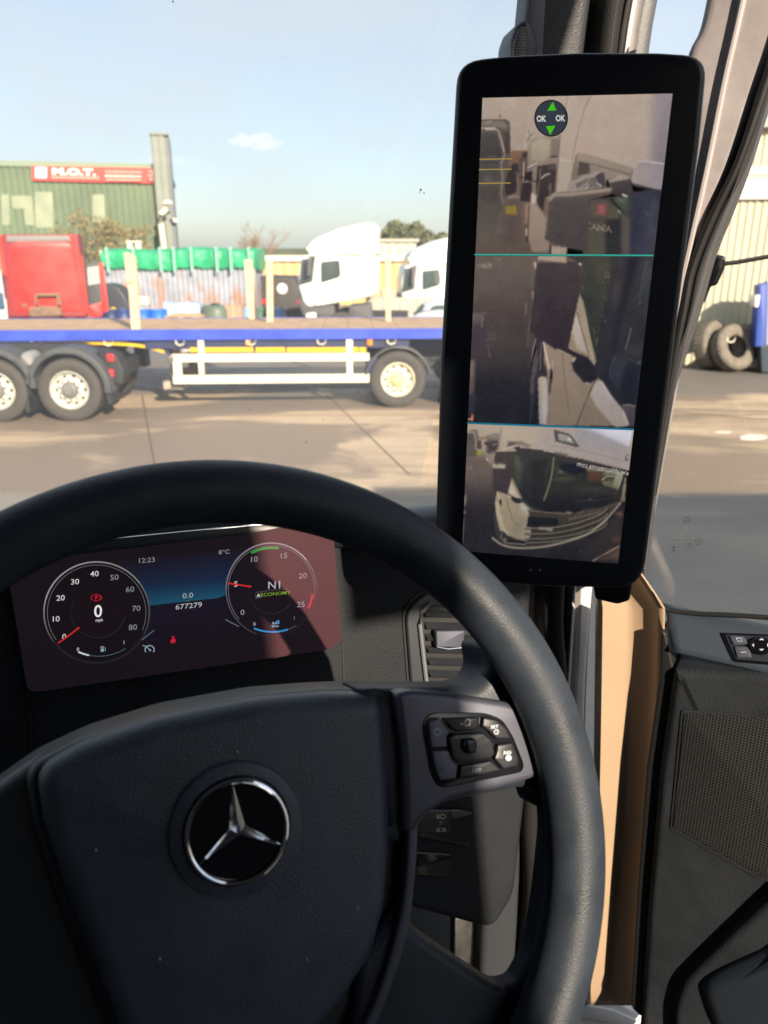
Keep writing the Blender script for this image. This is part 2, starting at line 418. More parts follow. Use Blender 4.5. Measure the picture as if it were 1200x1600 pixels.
# ================================================================= THE CAB WE SIT IN
YAW = 20.0
cy_, sy_ = math.cos(R(YAW)), math.sin(R(YAW))
def T(l, f, z): return Vector((l*cy_-f*sy_, l*sy_+f*cy_, z))      # right, forward, up of the truck
M = {
 'dash': mat('dash_leather_plastic', (.015, .017, .021), .62, bump=(700, .0007, 'leather'), spec=.16, var=(14, .2)),
 'dash_smooth': mat('dash_soft_plastic', (.014, .019, .027), .40, bump=(1200, .00004), spec=.5),
 'wheel': mat('wheel_rim_leather', (.021, .028, .040), .48, bump=(1100, .00014, 'leather'), spec=.36, var=(30, .2)),
 'bag': mat('airbag_plastic', (.044, .054, .076), .45, bump=(850, .00025, 'leather'), spec=.5, var=(22, .22)),
 'bag_dark': mat('spoke_plastic', (.018, .023, .027), .42, bump=(1200, .00004), spec=.45),
 'pod': mat('switch_surround', (.075, .08, .11), .38, metal=.35, bump=(1500, .00001), spec=.5),
 'gloss': mat('gloss_black', (.004, .004, .006), .12, spec=.5),
 'btn': mat('button_black', (.012, .013, .018), .3, spec=.5),
 'chrome': mat('chrome', (.85, .86, .88), .09, metal=1),
 'satin': mat('satin_metal', (.45, .43, .42), .3, metal=.8),
 'case': mat('monitor_casing', (.007, .009, .014), .33, bump=(1500, .000008), spec=.5),
 'seal': mat('rubber_seal', (.012, .012, .013), .65, bump=(700, .0004, 'leather'), spec=.3),
 'trim': mat('pillar_trim', (.03, .033, .04), .55, bump=(650, .0005, 'leather'), spec=.4),
 'trimgrey': mat('pillar_grey', (.12, .125, .145), .5, spec=.4, bump=(40, .0004)),
 'white': mat('white_cab_paint', (.74, .72, .71), .28, spec=.5, var=(6, .05), coat=.4),
 'grime': mat('grimy_white_paint', (.30, .275, .285), .4, spec=.5, var=(9, .22), bump=(60, .0006)),
 'beige': mat('beige_door_paint', (.345, .25, .17), .42, spec=.45, var=(5, .06), bump=(300, .00015)),
 'card': mat('door_card', (.019, .022, .027), .6, bump=(600, .0005, 'leather'), spec=.16, var=(9, .25)),
 'card_top': mat('door_card_ledge', (.03, .04, .055), .42, bump=(900, .00006), spec=.5),
 'floor': mat('dusty_floor', (.022, .021, .020), .8, bump=(90, .003), var=(14, .4)),
 'rubber': mat('black_rubber', (.010, .010, .011), .55, spec=.35),
}
GLASS = glass_mat('window_glass')

# ---- truck_cab: roof, walls, pillar strips
cabO = T(0, 0, .55)
cab = thing('truck_cab', cabO, 'cab shell around the driver with its windscreen pillar and rubber door seal', 'truck cab')
m = MB()
m.boxf(T, -1.80, .66, -1.25, .84, 3.18, 3.23)                       # roof
m.boxf(T, -1.85, -1.80, -1.25, .95, 1.0, 2.15); m.boxf(T, -1.85, -1.80, -1.25, -.1, 2.15, 3.23); m.boxf(T, -1.85, -1.80, .78, .84, 2.15, 3.2)
REAR_L = .385  # left limit of an unseen rear opening, cut to let the sun patch in
m.boxf(T, -1.80, .66, -1.30, -1.25, .9, 2.35); m.boxf(T, -1.80, REAR_L, -1.30, -1.25, 2.35, 3.23)

m.boxf(T, REAR_L, .470, -1.30, -1.25, 2.35, 2.66); m.boxf(T, .470, .62, -1.30, -1.25, 2.35, 2.83); m.boxf(T, .485, .80, -1.30, -1.25, 2.97, 3.23)  # added rear wall pieces, unseen, that trim the sun patch and shade the monitor
m.build('shell', mat('cab_lining', (.10, .10, .11), .8, bump=(90, .002)), cab, smooth=None)
m = MB(); m.boxf(T, -1.85, .66, 1.46, 1.52, .55, 1.88); m.boxf(T, -1.85, .66, 1.35, 1.455, .45, .72)
m.build('front_panel', M['white'], cab)
m = MB(); m.boxf(T, -1.79, .72, -1.2, 1.44, 1.12, 1.16); m.build('cab_floor', M['floor'], cab)
m = MB(); m.boxf(T, -1.79, .60, 1.30, 1.34, 1.16, 1.95); m.build('bulkhead', M['rubber'], cab)

def strip(rows, z0, thick, name, material, bev=.004, par=cab):
    """a moulding that runs up the pillar: rows of (y, x_left, x_right) seen on an upright face"""
    pl = Plane(atz(880, 900, z0), 8, 0)
    left = spline([(r[1], r[0]) for r in rows], 5); right = spline([(r[2], r[0]) for r in rows], 5)
    uv = pxs(pl, left + right[::-1])
    return MB().slab(pl, uv, -thick, 0, bev, 4).build(name, material, par, smooth=50)
strip([(-60, 840, 935), (90, 822, 915), (500, 792, 870), (935, 765, 828), (1200, 762, 822), (1650, 745, 800)], 1.06, .05, 'pillar_cover', M['trim'], .012)
strip([(-60, 905, 960), (90, 905, 945), (500, 868, 900), (915, 815, 838), (1300, 812, 822), (1500, 800, 810), (1650, 795, 806)], 1.10, .03, 'inner_flange', M['white'], .003)
strip([(-60, 950, 985), (90, 925, 966), (500, 880, 915), (925, 832, 856), (1300, 820, 830), (1650, 800, 830)], 1.09, .03, 'outer_flange', M['grime'], .008)
strip([(-60, 958, 992), (90, 938, 968), (500, 895, 930), (925, 852, 886), (1080, 862, 888), (1250, 822, 849), (1400, 824, 846), (1500, 815, 836), (1650, 790, 820)], 1.04, .05, 'door_seal', M['seal'], .012)
strip([(-60, 985, 1018), (90, 962, 996), (500, 922, 958), (925, 884, 910), (1300, 858, 900), (1650, 840, 880)], 1.08, .03, 'weather_strip', mat('weather_strip_grey', (.15, .135, .13), .5, var=(12, .2)), .007)
strip([(-60, 1003, 1010), (90, 975, 982), (500, 936, 942), (930, 895, 900), (1650, 855, 860)], 1.06, .03, 'pillar_edge', M['white'], .002)
strip([(-60, 1012, 1046), (90, 982, 1017), (500, 945, 975), (925, 905, 928), (1300, 890, 912), (1650, 870, 900)], 1.10, .05, 'outer_pillar', mat('pillar_dark_grey', (.07, .075, .085), .5, bump=(300, .0003)), .010)
strip([(905, 908, 928), (1060, 900, 916), (1300, 880, 908), (1650, 860, 890)], 1.085, .03, 'painted_pillar', M['white'], .005)
# grey lining left of the tweeter
pl = Plane(at(840, 40, .955), 8, 0)
MB().slab(pl, pxs(pl, [(830, -60), (858, -60), (849, 100), (812, 100), (822, 20)]), -.04, 0, .006, 4).build('pillar_lining', M['trimgrey'], cab)
m = MB(); m.slab(pl, pxs(pl, rnd([(799, 62), (808, 36), (822, 28), (834, 40), (843, 70), (836, 130), (800, 130)], 8), .02), -.03, .022, .008, 4)
tw = m.build('tweeter', M['dash_smooth'], cab)
def mesh_holes(name, pitch, rad, c_wire, c_hole, rough=.45, asp=1.0):
    mm = bpy.data.materials.new(name); mm.use_nodes = True; t = mm.node_tree; b = t.nodes['Principled BSDF']; l = t.links.new
    uv = t.nodes.new('ShaderNodeUVMap'); sp = t.nodes.new('ShaderNodeSeparateXYZ'); l(uv.outputs[0], sp.inputs[0])
    ds = []
    for i, k in ((0, 1/pitch), (1, 1/(pitch*asp))):
        a = t.nodes.new('ShaderNodeMath'); a.operation = 'MULTIPLY'; a.inputs[1].default_value = k; l(sp.outputs[i], a.inputs[0])
        f = t.nodes.new('ShaderNodeMath'); f.operation = 'FRACT'; l(a.outputs[0], f.inputs[0])
        s_ = t.nodes.new('ShaderNodeMath'); s_.operation = 'SUBTRACT'; s_.inputs[1].default_value = .5; l(f.outputs[0], s_.inputs[0])
        q = t.nodes.new('ShaderNodeMath'); q.operation = 'ABSOLUTE'; l(s_.outputs[0], q.inputs[0]); ds.append(q)
    mxx = t.nodes.new('ShaderNodeMath'); mxx.operation = 'MAXIMUM'; l(ds[0].outputs[0], mxx.inputs[0]); l(ds[1].outputs[0], mxx.inputs[1])
    st = t.nodes.new('ShaderNodeMapRange'); st.inputs['From Min'].default_value = rad-.05; st.inputs['From Max'].default_value = rad+.05; l(mxx.outputs[0], st.inputs['Value'])
    mi = t.nodes.new('ShaderNodeMix'); mi.data_type = 'RGBA'; mi.inputs['A'].default_value = (*c_hole, 1); mi.inputs['B'].default_value = (*c_wire, 1); l(st.outputs[0], mi.inputs['Factor'])
    l(mi.outputs['Result'], b.inputs['Base Color']); b.inputs['Roughness'].default_value = rough
    bp = t.nodes.new('ShaderNodeBump'); bp.inputs['Distance'].default_value = pitch*.4; l(st.outputs[0], bp.inputs['Height']); l(bp.outputs[0], b.inputs['Normal'])
    return mm
tg = mesh_holes('tweeter_mesh', .0028, .30, (.16, .16, .17), (.004, .004, .004))
p2 = pl.off(.0235)
MB().slab(pl, pxs(pl, rnd([(803, 68), (811, 44), (819, 40), (822, 60), (820, 130), (800, 130)], 6), .0235), .021, .0245, .001, 2).build('tweeter_grille', tg, tw, uvf=lambda p: ((p-pl.O).dot(pl.U)+(p-pl.O).dot(pl.V)*.4, (p-pl.O).dot(pl.V)))

# ---- windscreen
ws = MB().add([T(-1.79, 1.44, 1.985), T(.60, 1.44, 1.985), T(.58, .84, 3.17), T(-1.79, .84, 3.17)], [(0, 1, 2, 3)])
WG = glass_mat('windscreen_glass', (.97, .98, .98), .04); t = WG.node_tree; o_ = t.nodes['Material Output']; src_ = o_.inputs[0].links[0].from_socket
tr_ = t.nodes.new('ShaderNodeBsdfTranslucent'); tr_.inputs[0].default_value = (.9, .88, .84, 1); mx_ = t.nodes.new('ShaderNodeMixShader')
nz_ = t.nodes.new('ShaderNodeTexNoise'); nz_.inputs['Scale'].default_value = 3; nz_.inputs['Detail'].default_value = 5; tc_ = t.nodes.new('ShaderNodeTexCoord'); t.links.new(tc_.outputs['Object'], nz_.inputs['Vector'])
rr_ = t.nodes.new('ShaderNodeMapRange'); rr_.inputs['To Min'].default_value = .08; rr_.inputs['To Max'].default_value = .15; t.links.new(nz_.outputs['Fac'], rr_.inputs['Value'])
t.links.new(rr_.outputs[0], mx_.inputs[0]); t.links.new(src_, mx_.inputs[1]); t.links.new(tr_.outputs[0], mx_.inputs[2]); t.links.new(mx_.outputs[0], o_.inputs[0])   # a film of road dust
wso = ws.build('windscreen', WG, cab, smooth=None)
wpl = Plane(T(0, 1.14, 2.5775), YAW, -26.85)
m = MB()
for x, y, r_ in ((657, 296, 1.6), (662, 301, 1.0), (655, 300, .8), (270, 2, 1.3), (478, 690, .9), (390, 640, .8), (560, 612, .8), (300, 470, .7), (505, 655, .7), (250, 590, .8), (440, 90, .7)):
    q = [wpl.hit(x+r_*math.cos(k), y+r_*math.sin(k)*1.2) for k in (0, 1, 2, 3, 4, 5)]
    m.slab(wpl, q, .0008, .0016)
m.each('fly_speck', mat('dried_dirt', (.05, .045, .04), .8), cab)

# ---- dashboard
dash = thing('dashboard', T(.1, .95, 1.3), 'black grained dashboard behind the steering wheel with driver display and air vent', 'dashboard')
CP = Plane(atz(290, 960, .80), YAW, 12)
ztop = CP.P(0, CP.hit(290, 830)[1]).z
m = MB()
face = rnd([(-420, 905), (8, 858, 4), (512, 806, 8), (560, 812, 20), (650, 842, 30), (800, 872, 30), (832, 905, 20), (824, 1240, 10), (806, 1400, 20), (772, 1455, 20), (640, 1420), (430, 1400), (-420, 1520)], 8)
m.slab(CP, pxs(CP, face, -.012), -.09, -.012, .010, 5)
m.build('fascia', M['dash'], dash, smooth=60)
# top of the dash: sweeps forward to the foot of the windscreen
rows = []
def fl(px, py, pl_, w_=0):
    u, v = pl_.hit(px, py, w_); p = pl_.P(u, v, w_); return p.x*cy_+p.y*sy_, -p.x*sy_+p.y*cy_, p.z
l1, f1, z1 = fl(250, 838, CP, -.012)
for f, dz in ((f1-.012, -.02), (f1-.010, .004), (f1, .012), (f1+.03, .014), (f1+.09, .004), (f1+.13, -.035), (f1+.20, -.10), (f1+.33, -.145), (1.43, -.19)):
    rows.append([T(l, f, z1+dz-(.0 if l < .16 else min(.03, (l-.16)*.18))) for l in [-1.78+i*.1 for i in range(25)]])
MB().grid(rows).build('dash_top', M['dash_smooth'], dash, smooth=60, solid=.006)
# grooves
m = MB()
for x0, y0, x1, y1, wd in ((535, 1002, 538, 1090, 2.2), (44, 1078, 52, 1215, 3.5)):
    u0, v0 = CP.hit(x0, y0, -.0115); u1, v1 = CP.hit(x1, y1, -.0115); k = wd*.8/1200
    m.slab(CP, [(u0-k/2, v0), (u0+k/2, v0), (u1+k/2, v1), (u1-k/2, v1)], -.02, -.0105)
m.each('panel_gap', M['rubber'], dash)
# driver display
disp_px = rnd([(6, 861), (508, 811), (521, 829, 10), (533, 1000, 16), (515, 1015, 16), (60, 1081), (43, 1078)], 9)
dm = MB().slab(CP, pxs(CP, disp_px), -.02, 0, .0015, 3).build('driver_display', M['gloss'], dash)
m = MB()
e = [CP.P(*CP.hit(x, y, .0005), .0005) for x, y in ((6, 860), (130, 847), (300, 830), (508, 810))]
m.tube(e, .0011, 8); m.build('display_edge', M['chrome'], dm)
SCR = pic_mat('driver_display_picture', (.038, .011, .016), .5, .95, .10)
P_ = Pic(CP, .0003, step=.00005)
P_.poly(disp_px, (17, 17, 23))
P_.xf = (0, 780, .28333)
P_.grad([(640, 340), (1200, 290), (1200, 470), (640, 515)], (20, 18, 26), (20, 22, 36), (14, 42, 70), (14, 40, 66))
P_.grad([(640, 485), (1200, 440), (1200, 545), (640, 606)], (14, 36, 62), (14, 38, 66), (22, 80, 104), (20, 76, 98))
P_.grad([(640, 607), (1200, 546), (1200, 790), (640, 810)], (17, 20, 34), (17, 20, 34), (14, 15, 24), (15, 16, 26))
P_.xf = (240, 780, .28333)
P_.grad([(353, 290), (600, 260), (520, 440), (353, 440)], (20, 22, 36), (20, 20, 32), (16, 34, 60), (14, 38, 66))
P_.grad([(353, 440), (420, 425), (400, 528), (353, 545)], (14, 38, 66), (14, 34, 62), (20, 70, 96), (22, 80, 104))
P_.grad([(353, 546), (402, 529), (500, 700), (353, 790)], (17, 20, 34), (17, 20, 32), (15, 16, 24), (14, 15, 24))
# speed dial
P_.xf = (0, 780, .28333)
P_.ell(533, 625, 296, 284, (30, 31, 36)); P_.ell(533, 625, 283, 272, (13, 15, 19)); P_.ell(540, 625, 150, 138, (17, 15, 20))
P_.arc(533, 625, 291, 279, 165, 35, 8, (150, 150, 150), (120, 118, 120)); P_.arc(533, 625, 291, 279, 215, 165, 6, (60, 60, 62), (150, 150, 150)); P_.arc(533, 625, 291, 279, 35, -25, 6, (110, 110, 112), (50, 50, 54))
P_.arc(533, 625, 272, 262, 215, -22, 2.4, (120, 120, 122), (110, 112, 120)); P_.arc(540, 625, 150, 138, 350, 120, 2, (60, 62, 66), (34, 34, 38))
for t, x, y in (('40', 521, 411), ('50', 631, 431), ('60', 717, 497), ('70', 752, 602), ('80', 733, 706), ('30', 414, 455), ('20', 334, 544), ('10', 310, 660), ('0', 354, 758)):
    P_.text(t, x, y, 30, (205, 205, 205) if x < 560 else (128, 132, 140), 4, 1.15, bold=.006)
P_.text('0', 541, 617, 68, (235, 235, 235), 3, 1.0, bold=.01); P_.text('mph', 547, 669, 22, (210, 210, 210), 3, bold=.01)
P_.arc(532, 543, 20, 18, 140, 0, 4, (190, 30, 40)); P_.arc(532, 543, 20, 18, 360, 220, 4, (190, 30, 40)); P_.text('P', 532, 543, 20, (200, 35, 45), 3, bold=.02)
P_.arc(532, 543, 28, 24, 215, 145, 4, (190, 30, 40)); P_.arc(532, 543, 28, 24, 35, -35, 4, (190, 30, 40))
P_.line([(318, 795), (380, 752), (438, 706)], 8, (200, 40, 34))
P_.arc(545, 660, 240, 206, 242, 257, 9, (200, 210, 215)); P_.arc(545, 660, 240, 206, 257, 308, 4, (70, 90, 98)); P_.text('0', 430, 828, 20, (200, 200, 200)); P_.text('1', 684, 790, 20, (170, 170, 175))
P_.poly([(555, 813), (572, 811), (573, 840), (556, 842)], (140, 160, 175)); P_.poly([(559, 818), (569, 817), (569, 824), (559, 825)], (20, 24, 30)); P_.line([(574, 818), (581, 820), (580, 838)], 3, (140, 160, 175))
P_.text('12:23', 810, 336, 26, (140, 140, 146), 5, 1.2); P_.text('0.0', 1036, 531, 28, (160, 170, 175), 5, 1.25); P_.text('677279', 1041, 588, 28, (185, 185, 190), 6, 1.25)
P_.text('miles', 1035, 560, 8, (100, 120, 130), 5)
P_.line([(782, 776), (850, 722)], 7, (70, 90, 110))
P_.arc(825, 830, 25, 23, 215, -35, 5, (150, 170, 185)); P_.line([(808, 812), (826, 832)], 4, (150, 170, 185)); P_.line([(786, 806), (804, 812)], 4, (150, 170, 185)); P_.ell(828, 833, 5, 5, (150, 170, 185))
P_.poly([(956, 755), (968, 775), (966, 792), (942, 794), (940, 778), (950, 770)], (200, 30, 50)); P_.ell(954, 760, 5, 6, (200, 30, 50))
# rev counter
P_.xf = (240, 780, .28333)
P_.ell(650, 500, 252, 260, (28, 27, 34)); P_.ell(650, 500, 243, 250, (17, 17, 25)); P_.ell(650, 505, 128, 128, (19, 17, 25))
P_.arc(650, 500, 250, 258, 180, 40, 8, (100, 100, 108), (160, 150, 155)); P_.arc(650, 500, 250, 258, 250, 180, 4, (60, 60, 66), (110, 110, 116)); P_.arc(650, 500, 250, 258, 40, 0, 5, (130, 120, 124), (60, 55, 60))
P_.arc(650, 500, 238, 244, 222, -12, 2.4, (120, 120, 128)); P_.arc(650, 505, 126, 126, 330, 160, 2, (66, 60, 66), (40, 38, 44))
P_.arc(650, 500, 230, 232, 119, 80, 13, (20, 150, 56)); P_.arc(650, 500, 226, 232, -6, -26, 13, (190, 24, 44))
for t, x, y in (('10', 556, 331), ('15', 719, 311), ('20', 823, 422), ('25', 812, 580), ('0', 490, 624)):
    P_.text(t, x, y, 29, (150, 148, 154), 5, 1.15)
P_.text('5', 454, 468, 29, (220, 200, 200), 5, 1.15, bold=.01); P_.line([(412, 463), (540, 483)], 8, (205, 45, 40))
P_.text('N1', 665, 473, 40, (190, 185, 192), 3, 1.1); P_.text('A', 578, 531, 20, (220, 220, 220), 3, bold=.01); P_.text('ECONOMY', 673, 521, 19, (120, 160, 50), 5, 1.25, bold=.006)
P_.line([(562, 548), (562, 514), (740, 492)], 1.6, (110, 100, 106)); P_.line([(562, 548), (595, 545), (595, 511)], 1.6, (90, 85, 90))
P_.text('8°C', 389, 290, 24, (150, 150, 156), 4, 1.2)
P_.arc(655, 500, 250, 232, 246, 290, 9, (50, 140, 200)); P_.arc(655, 500, 250, 232, 290, 302, 2, (120, 110, 130)); P_.text('0', 556, 688, 18, (200, 200, 205)); P_.text('1', 776, 656, 18, (150, 140, 150))
P_.text('Ad', 664, 683, 14, (170, 190, 200), 3, 1.1, bold=.01); P_.text('Blue', 671, 699, 13, (170, 190, 200), 3, 1.2, bold=.01); P_.poly([(677, 669), (694, 667), (694, 688), (677, 690)], (70, 130, 190), 3)
P_.line([(396, 664), (470, 702)], 7, (80, 90, 112))
P_.build('screen_picture', SCR, dm)
# air vent
V0 = CP.off(-.010)
m = MB().slab(CP, pxs(CP, rnd([(628, 955, 14), (648, 928, 20), (700, 908, 20), (790, 935, 20), (790, 1090, 10), (638, 1090, 10)], 10), -.010), -.014, -.0095); vf = m.build('air_vent', M['rubber'], dash)
m = MB(); oo = pxs(CP, rnd([(633, 960, 14), (652, 934, 18), (700, 914, 20), (790, 940, 20), (790, 1088, 10), (643, 1088, 8)], 10), -.006)
m.slab(CP, oo, -.012, -.004, .003, 4); m.build('vent_surround', M['dash_smooth'], vf)
m = MB().slab(CP, pxs(CP, rnd([(655, 965, 8), (668, 945, 12), (770, 948, 16), (768, 1060, 10), (745, 1074, 8), (668, 1074, 4)], 8), -.003), -.0038, -.0030); m.build('vent_recess', M['rubber'], vf)
m = MB(); m.tube([CP.P(*CP.hit(x, y, -.001), -.001) for x, y in ((668, 1078), (662, 1030), (656, 975), (660, 955), (672, 943))], .0026, 8); m.build('vent_trim', M['trimgrey'], vf)
for k, (y0, y1) in enumerate(((948, 962), (966, 981), (985, 999), (1003, 1018), (1022, 1037), (1041, 1056), (1060, 1072))):
    m = MB(); xl = 660+k*1.5
    q = [CP.hit(x, y, 0) for x, y in ((xl, y0), (760, y0+2), (760, y1+2), (xl+4, y1))]
    a, b, c_, d_ = [CP.P(u, v, 0) for u, v in q]
    N = CP.N
    m.add([a-N*.008, b-N*.008, c_+N*.004, d_+N*.004, a-N*.010-CP.V*.001, b-N*.010-CP.V*.001, c_+N*.002-CP.V*.0015, d_+N*.002-CP.V*.0015], [(0, 1, 2, 3), (4, 7, 6, 5), (3, 2, 6, 7), (0, 4, 5, 1), (0, 3, 7, 4), (1, 5, 6, 2)])
    m.build('slat', M['dash'], vf, smooth=20)
m = MB().slab(CP, pxs(CP, rnd([(681, 986), (726, 985), (724, 1012), (682, 1011)], 2), .010), .002, .011, .0015, 3); m.build('vent_tab', M['pod'], vf)
m = MB().tube([CP.P(*CP.hit(x, y, .0115), .0115) for x, y in ((683, 1011), (700, 1014), (723, 1012))], .0007, 6); m.build('tab_edge', M['chrome'], vf)
# light switches low on the fascia
def lo(x, y): return (580+x*.31667, 1200+y*.31667)
LP = CP.off(-.004)
m = MB().slab(CP, pxs(CP, rnd([lo(150, 205), lo(435, 200), lo(505, 215), lo(490, 385), lo(470, 390), lo(150, 330)], 3), -.008), -.012, -.006, .003, 3); sw = m.build('light_switch', M['gloss'], dash)
m = MB().slab(CP, pxs(CP, rnd([lo(150, 205), lo(395, 205), lo(395, 320), lo(150, 320)], 3), -.003), -.007, -.002, .002, 3); m.build('switch_key', M['btn'], sw)
P_ = Pic(CP, -.0019, xf=(580, 1200, .31667)); g_ = (185, 175, 150)
P_.arc(345, 240, 22, 11, 90, -90, 3, g_); P_.line([(345, 229), (340, 240), (345, 251)], 3, g_)
for q in (232, 238, 244, 250): P_.line([(322, q), (337, q)], 2.5, g_)
P_.line([(333, 266), (352, 264)], 2, g_); P_.line([(336, 277), (350, 275)], 2, g_)
for q in (298, 305, 312): P_.line([(322, q), (334, q)], 2.5, g_); P_.line([(358, q), (368, q)], 2.5, g_)
P_.arc(342, 305, 7, 8, 270, 90, 2.5, g_); P_.arc(350, 305, 7, 8, 90, -90, 2.5, g_)
PRINT = paint_mat('printed_symbols', .6)
P_.build('switch_symbols', PRINT, sw)
m = MB().slab(CP, pxs(CP, rnd([lo(150, 410), lo(390, 425), lo(402, 440), lo(385, 545), lo(150, 530)], 4), -.008), -.012, -.0085, .002, 3); m.build('lower_tray', M['gloss'], dash)
# things below the fascia seen through the wheel: steering column shroud, pedal, hose, door track
FP = Plane(atz(780, 1480, 1.30), 20, 12)
m = MB().slab(FP, pxs(FP, [lo(415, 740), lo(505, 740), lo(490, 1000), lo(412, 960)]), -.02, 0, .003, 3); m.build('column_bracket', mat('worn_grey_metal', (.022, .022, .022), .5, var=(60, .4)), dash)
m = MB().slab(FP, pxs(FP, [lo(605, 760), lo(642, 760), lo(636, 1100), lo(596, 1100)]), 0, .012, .003, 3); m.build('kick_trim', M['satin'], cab)
m = MB().slab(FP, pxs(FP, [lo(640, 700), lo(745, 640), lo(735, 1100), lo(632, 1100)]), -.03, -.012, .003, 3); m.build('kick_panel', mat('kick_panel_grey', (.05, .044, .04), .6, var=(50, .3)), cab)
pts = [FP.P(*FP.hit(*lo(x, y)), .005) for x, y in spline([(735, 520), (722, 570), (718, 640), (712, 720)], 10)]
m = MB().tube(pts, [.0078 if i % 2 else .0058 for i in range(len(pts))], 10); m.build('ribbed_hose', M['rubber'], cab)
m = MB().slab(FP, pxs(FP, rnd([lo(618, 1010), lo(660, 1000), lo(705, 905), lo(725, 910), lo(715, 1080), lo(690, 1090), lo(618, 1075)], 4)), .01, .022, .003, 3); m.build('pedal', mat('scuffed_aluminium', (.5, .48, .42), .45, metal=.6, bump=(260, .003), var=(80, .4)), cab)

# ---- steering wheel
WC = EYE + Vector((-.0825, .3195, -.315))
WP = Plane(WC, YAW, 23)
sw_ = thing('steering_wheel', WC, 'large black truck steering wheel with a chrome three pointed star emblem on its boss', 'steering wheel')
m = MB(); N1, N2 = 160, 28
for i in range(N1):
    a = 2*math.pi*i/N1; c, s_ = math.cos(a), math.sin(a)
    for k in range(N2):
        b = 2*math.pi*k/N2; r_ = .0175
        m.v.append(WP.P((.21+r_*math.cos(b))*c, (.21+r_*math.cos(b))*s_, r_*1.02*math.sin(b)))
m.f = [(i*N2+k, ((i+1) % N1)*N2+k, ((i+1) % N1)*N2+(k+1) % N2, i*N2+(k+1) % N2) for i in range(N1) for k in range(N2)]
rim = m.build('rim', M['wheel'], sw_, smooth=80)
def wslab(name, pts, w0, w1, bev, material, par=sw_, r=12, dome=0, seg=6, sm=60):
    return MB().slab(WP, pxs(WP, rnd(pts, r), w1), w0, w1, bev, seg, dome).build(name, material, par, smooth=sm)
wslab('hub', [(-160, 1340), (-20, 1238, 30), (45, 1192), (130, 1152), (250, 1114), (400, 1086), (500, 1078), (575, 1075), (625, 1078), (650, 1120), (658, 1200), (656, 1290), (642, 1400), (636, 1450), (600, 1560), (520, 1720), (-160, 1720)], -.075, -.034, .012, M['bag_dark'], r=20)
m = MB()
m.slab(WP, pxs(WP, rnd([(560, 1076, 4), (724, 1075, 10), (752, 1066, 14), (763, 1045, 14), (757, 1008, 10), (800, 985), (862, 1080), (898, 1200), (890, 1262), (856, 1275, 14), (846, 1240, 14), (820, 1234, 10), (700, 1258, 20), (662, 1285, 20), (600, 1330)], 10), -.018), -.055, -.018, .010, 6)
m.slab(WP, pxs(WP, rnd([(560, 1500), (628, 1405, 20), (642, 1452, 24), (740, 1519, 20), (782, 1546, 16), (808, 1541, 20), (836, 1490, 20), (850, 1400, 20), (860, 1300), (856, 1225, 4), (912, 1220), (925, 1400), (915, 1500), (880, 1620), (850, 1720), (540, 1720)], 10), -.018), -.034, -.018, .006, 6)
m.each('spoke', M['wheel'], sw_, smooth=60)
wslab('airbag_seat', [(38, 1212, 18), (52, 1193), (120, 1158), (250, 1116), (400, 1087), (520, 1077), (600, 1079, 20), (622, 1098), (630, 1180), (632, 1300), (624, 1430), (602, 1515), (550, 1590), (470, 1720), (200, 1720), (160, 1600), (92, 1430), (46, 1290)], -.05, -.026, .008, M['bag_dark'], r=18)
bag = wslab('airbag_cover', [(54, 1222, 20), (66, 1200, 20), (125, 1166), (250, 1124), (400, 1095), (520, 1085), (588, 1085, 16), (606, 1102, 16), (613, 1180), (617, 1300), (609, 1420), (588, 1500), (540, 1575), (465, 1660), (300, 1740), (225, 1740), (178, 1600), (108, 1420), (64, 1290)], -.04, -.012, .013, M['bag'], r=22, dome=.004, seg=8, sm=80)
m = MB()
for x, y, k in ((371, 1175, 1.6), (404, 1248, 1.2), (560, 1420, 1.1), (150, 1330, 1.2), (480, 1500, 1.0), (250, 1500, 1.3)):
    m.slab(WP, pxs(WP, [(x+k*math.cos(a), y+k*.8*math.sin(a)) for a in (0, 1.1, 2.3, 3.3, 4.4, 5.4)], -.0075), -.012, -.0072)
m.each('dust_speck', mat('dust', (.4, .4, .38), .9), bag)
# emblem: recessed dish, ring and star
EU, EV = WP.hit(372, 1300, -.002)
def EF(x, y, h): return WP.P(EU+x, EV+y, h)
RR = .0264
m = MB().lathe(EF, [(.001, -.0035), (RR+.002, -.0035), (RR+.0022, -.0045)], 64); emb = m.build('emblem', M['gloss'], sw_)
m = MB().lathe(EF, [(RR+.001, -.006), (RR+.0025, -.0045), (RR+.0055, -.0048), (RR+.0085, -.0058), (RR+.0095, -.0085)], 64); m.build('emblem_well', M['bag'], emb)
m = MB().lathe(EF, [(RR-.0014, -.0036), (RR-.0012, -.0012), (RR-.0003, -.0004), (RR+.0008, -.0008), (RR+.0014, -.0022), (RR+.0014, -.0045)], 96); m.build('emblem_ring', M['chrome'], emb)
m = MB()
for k in range(3):
    a = math.pi/2+k*2*math.pi/3; d = Vector((math.cos(a), math.sin(a))); q = Vector((-d.y, d.x)); bw = .0042; rl = RR-.0008
    P3 = lambda x, y, h: EF(x, y, h)
    tip = d*rl; b1 = d*.0024+q*bw; b2 = d*.0024-q*bw
    vs = [EF(0, 0, .0025), EF(b1.x, b1.y, -.0032), EF(tip.x+q.x*.0004, tip.y+q.y*.0004, -.0032), EF(tip.x, tip.y, -.0018), EF(tip.x-q.x*.0004, tip.y-q.y*.0004, -.0032), EF(b2.x, b2.y, -.0032)]
    m.add(vs, [(0, 1, 2, 3), (0, 3, 4, 5)])
m.build('emblem_star', M['chrome'], emb, smooth=None)
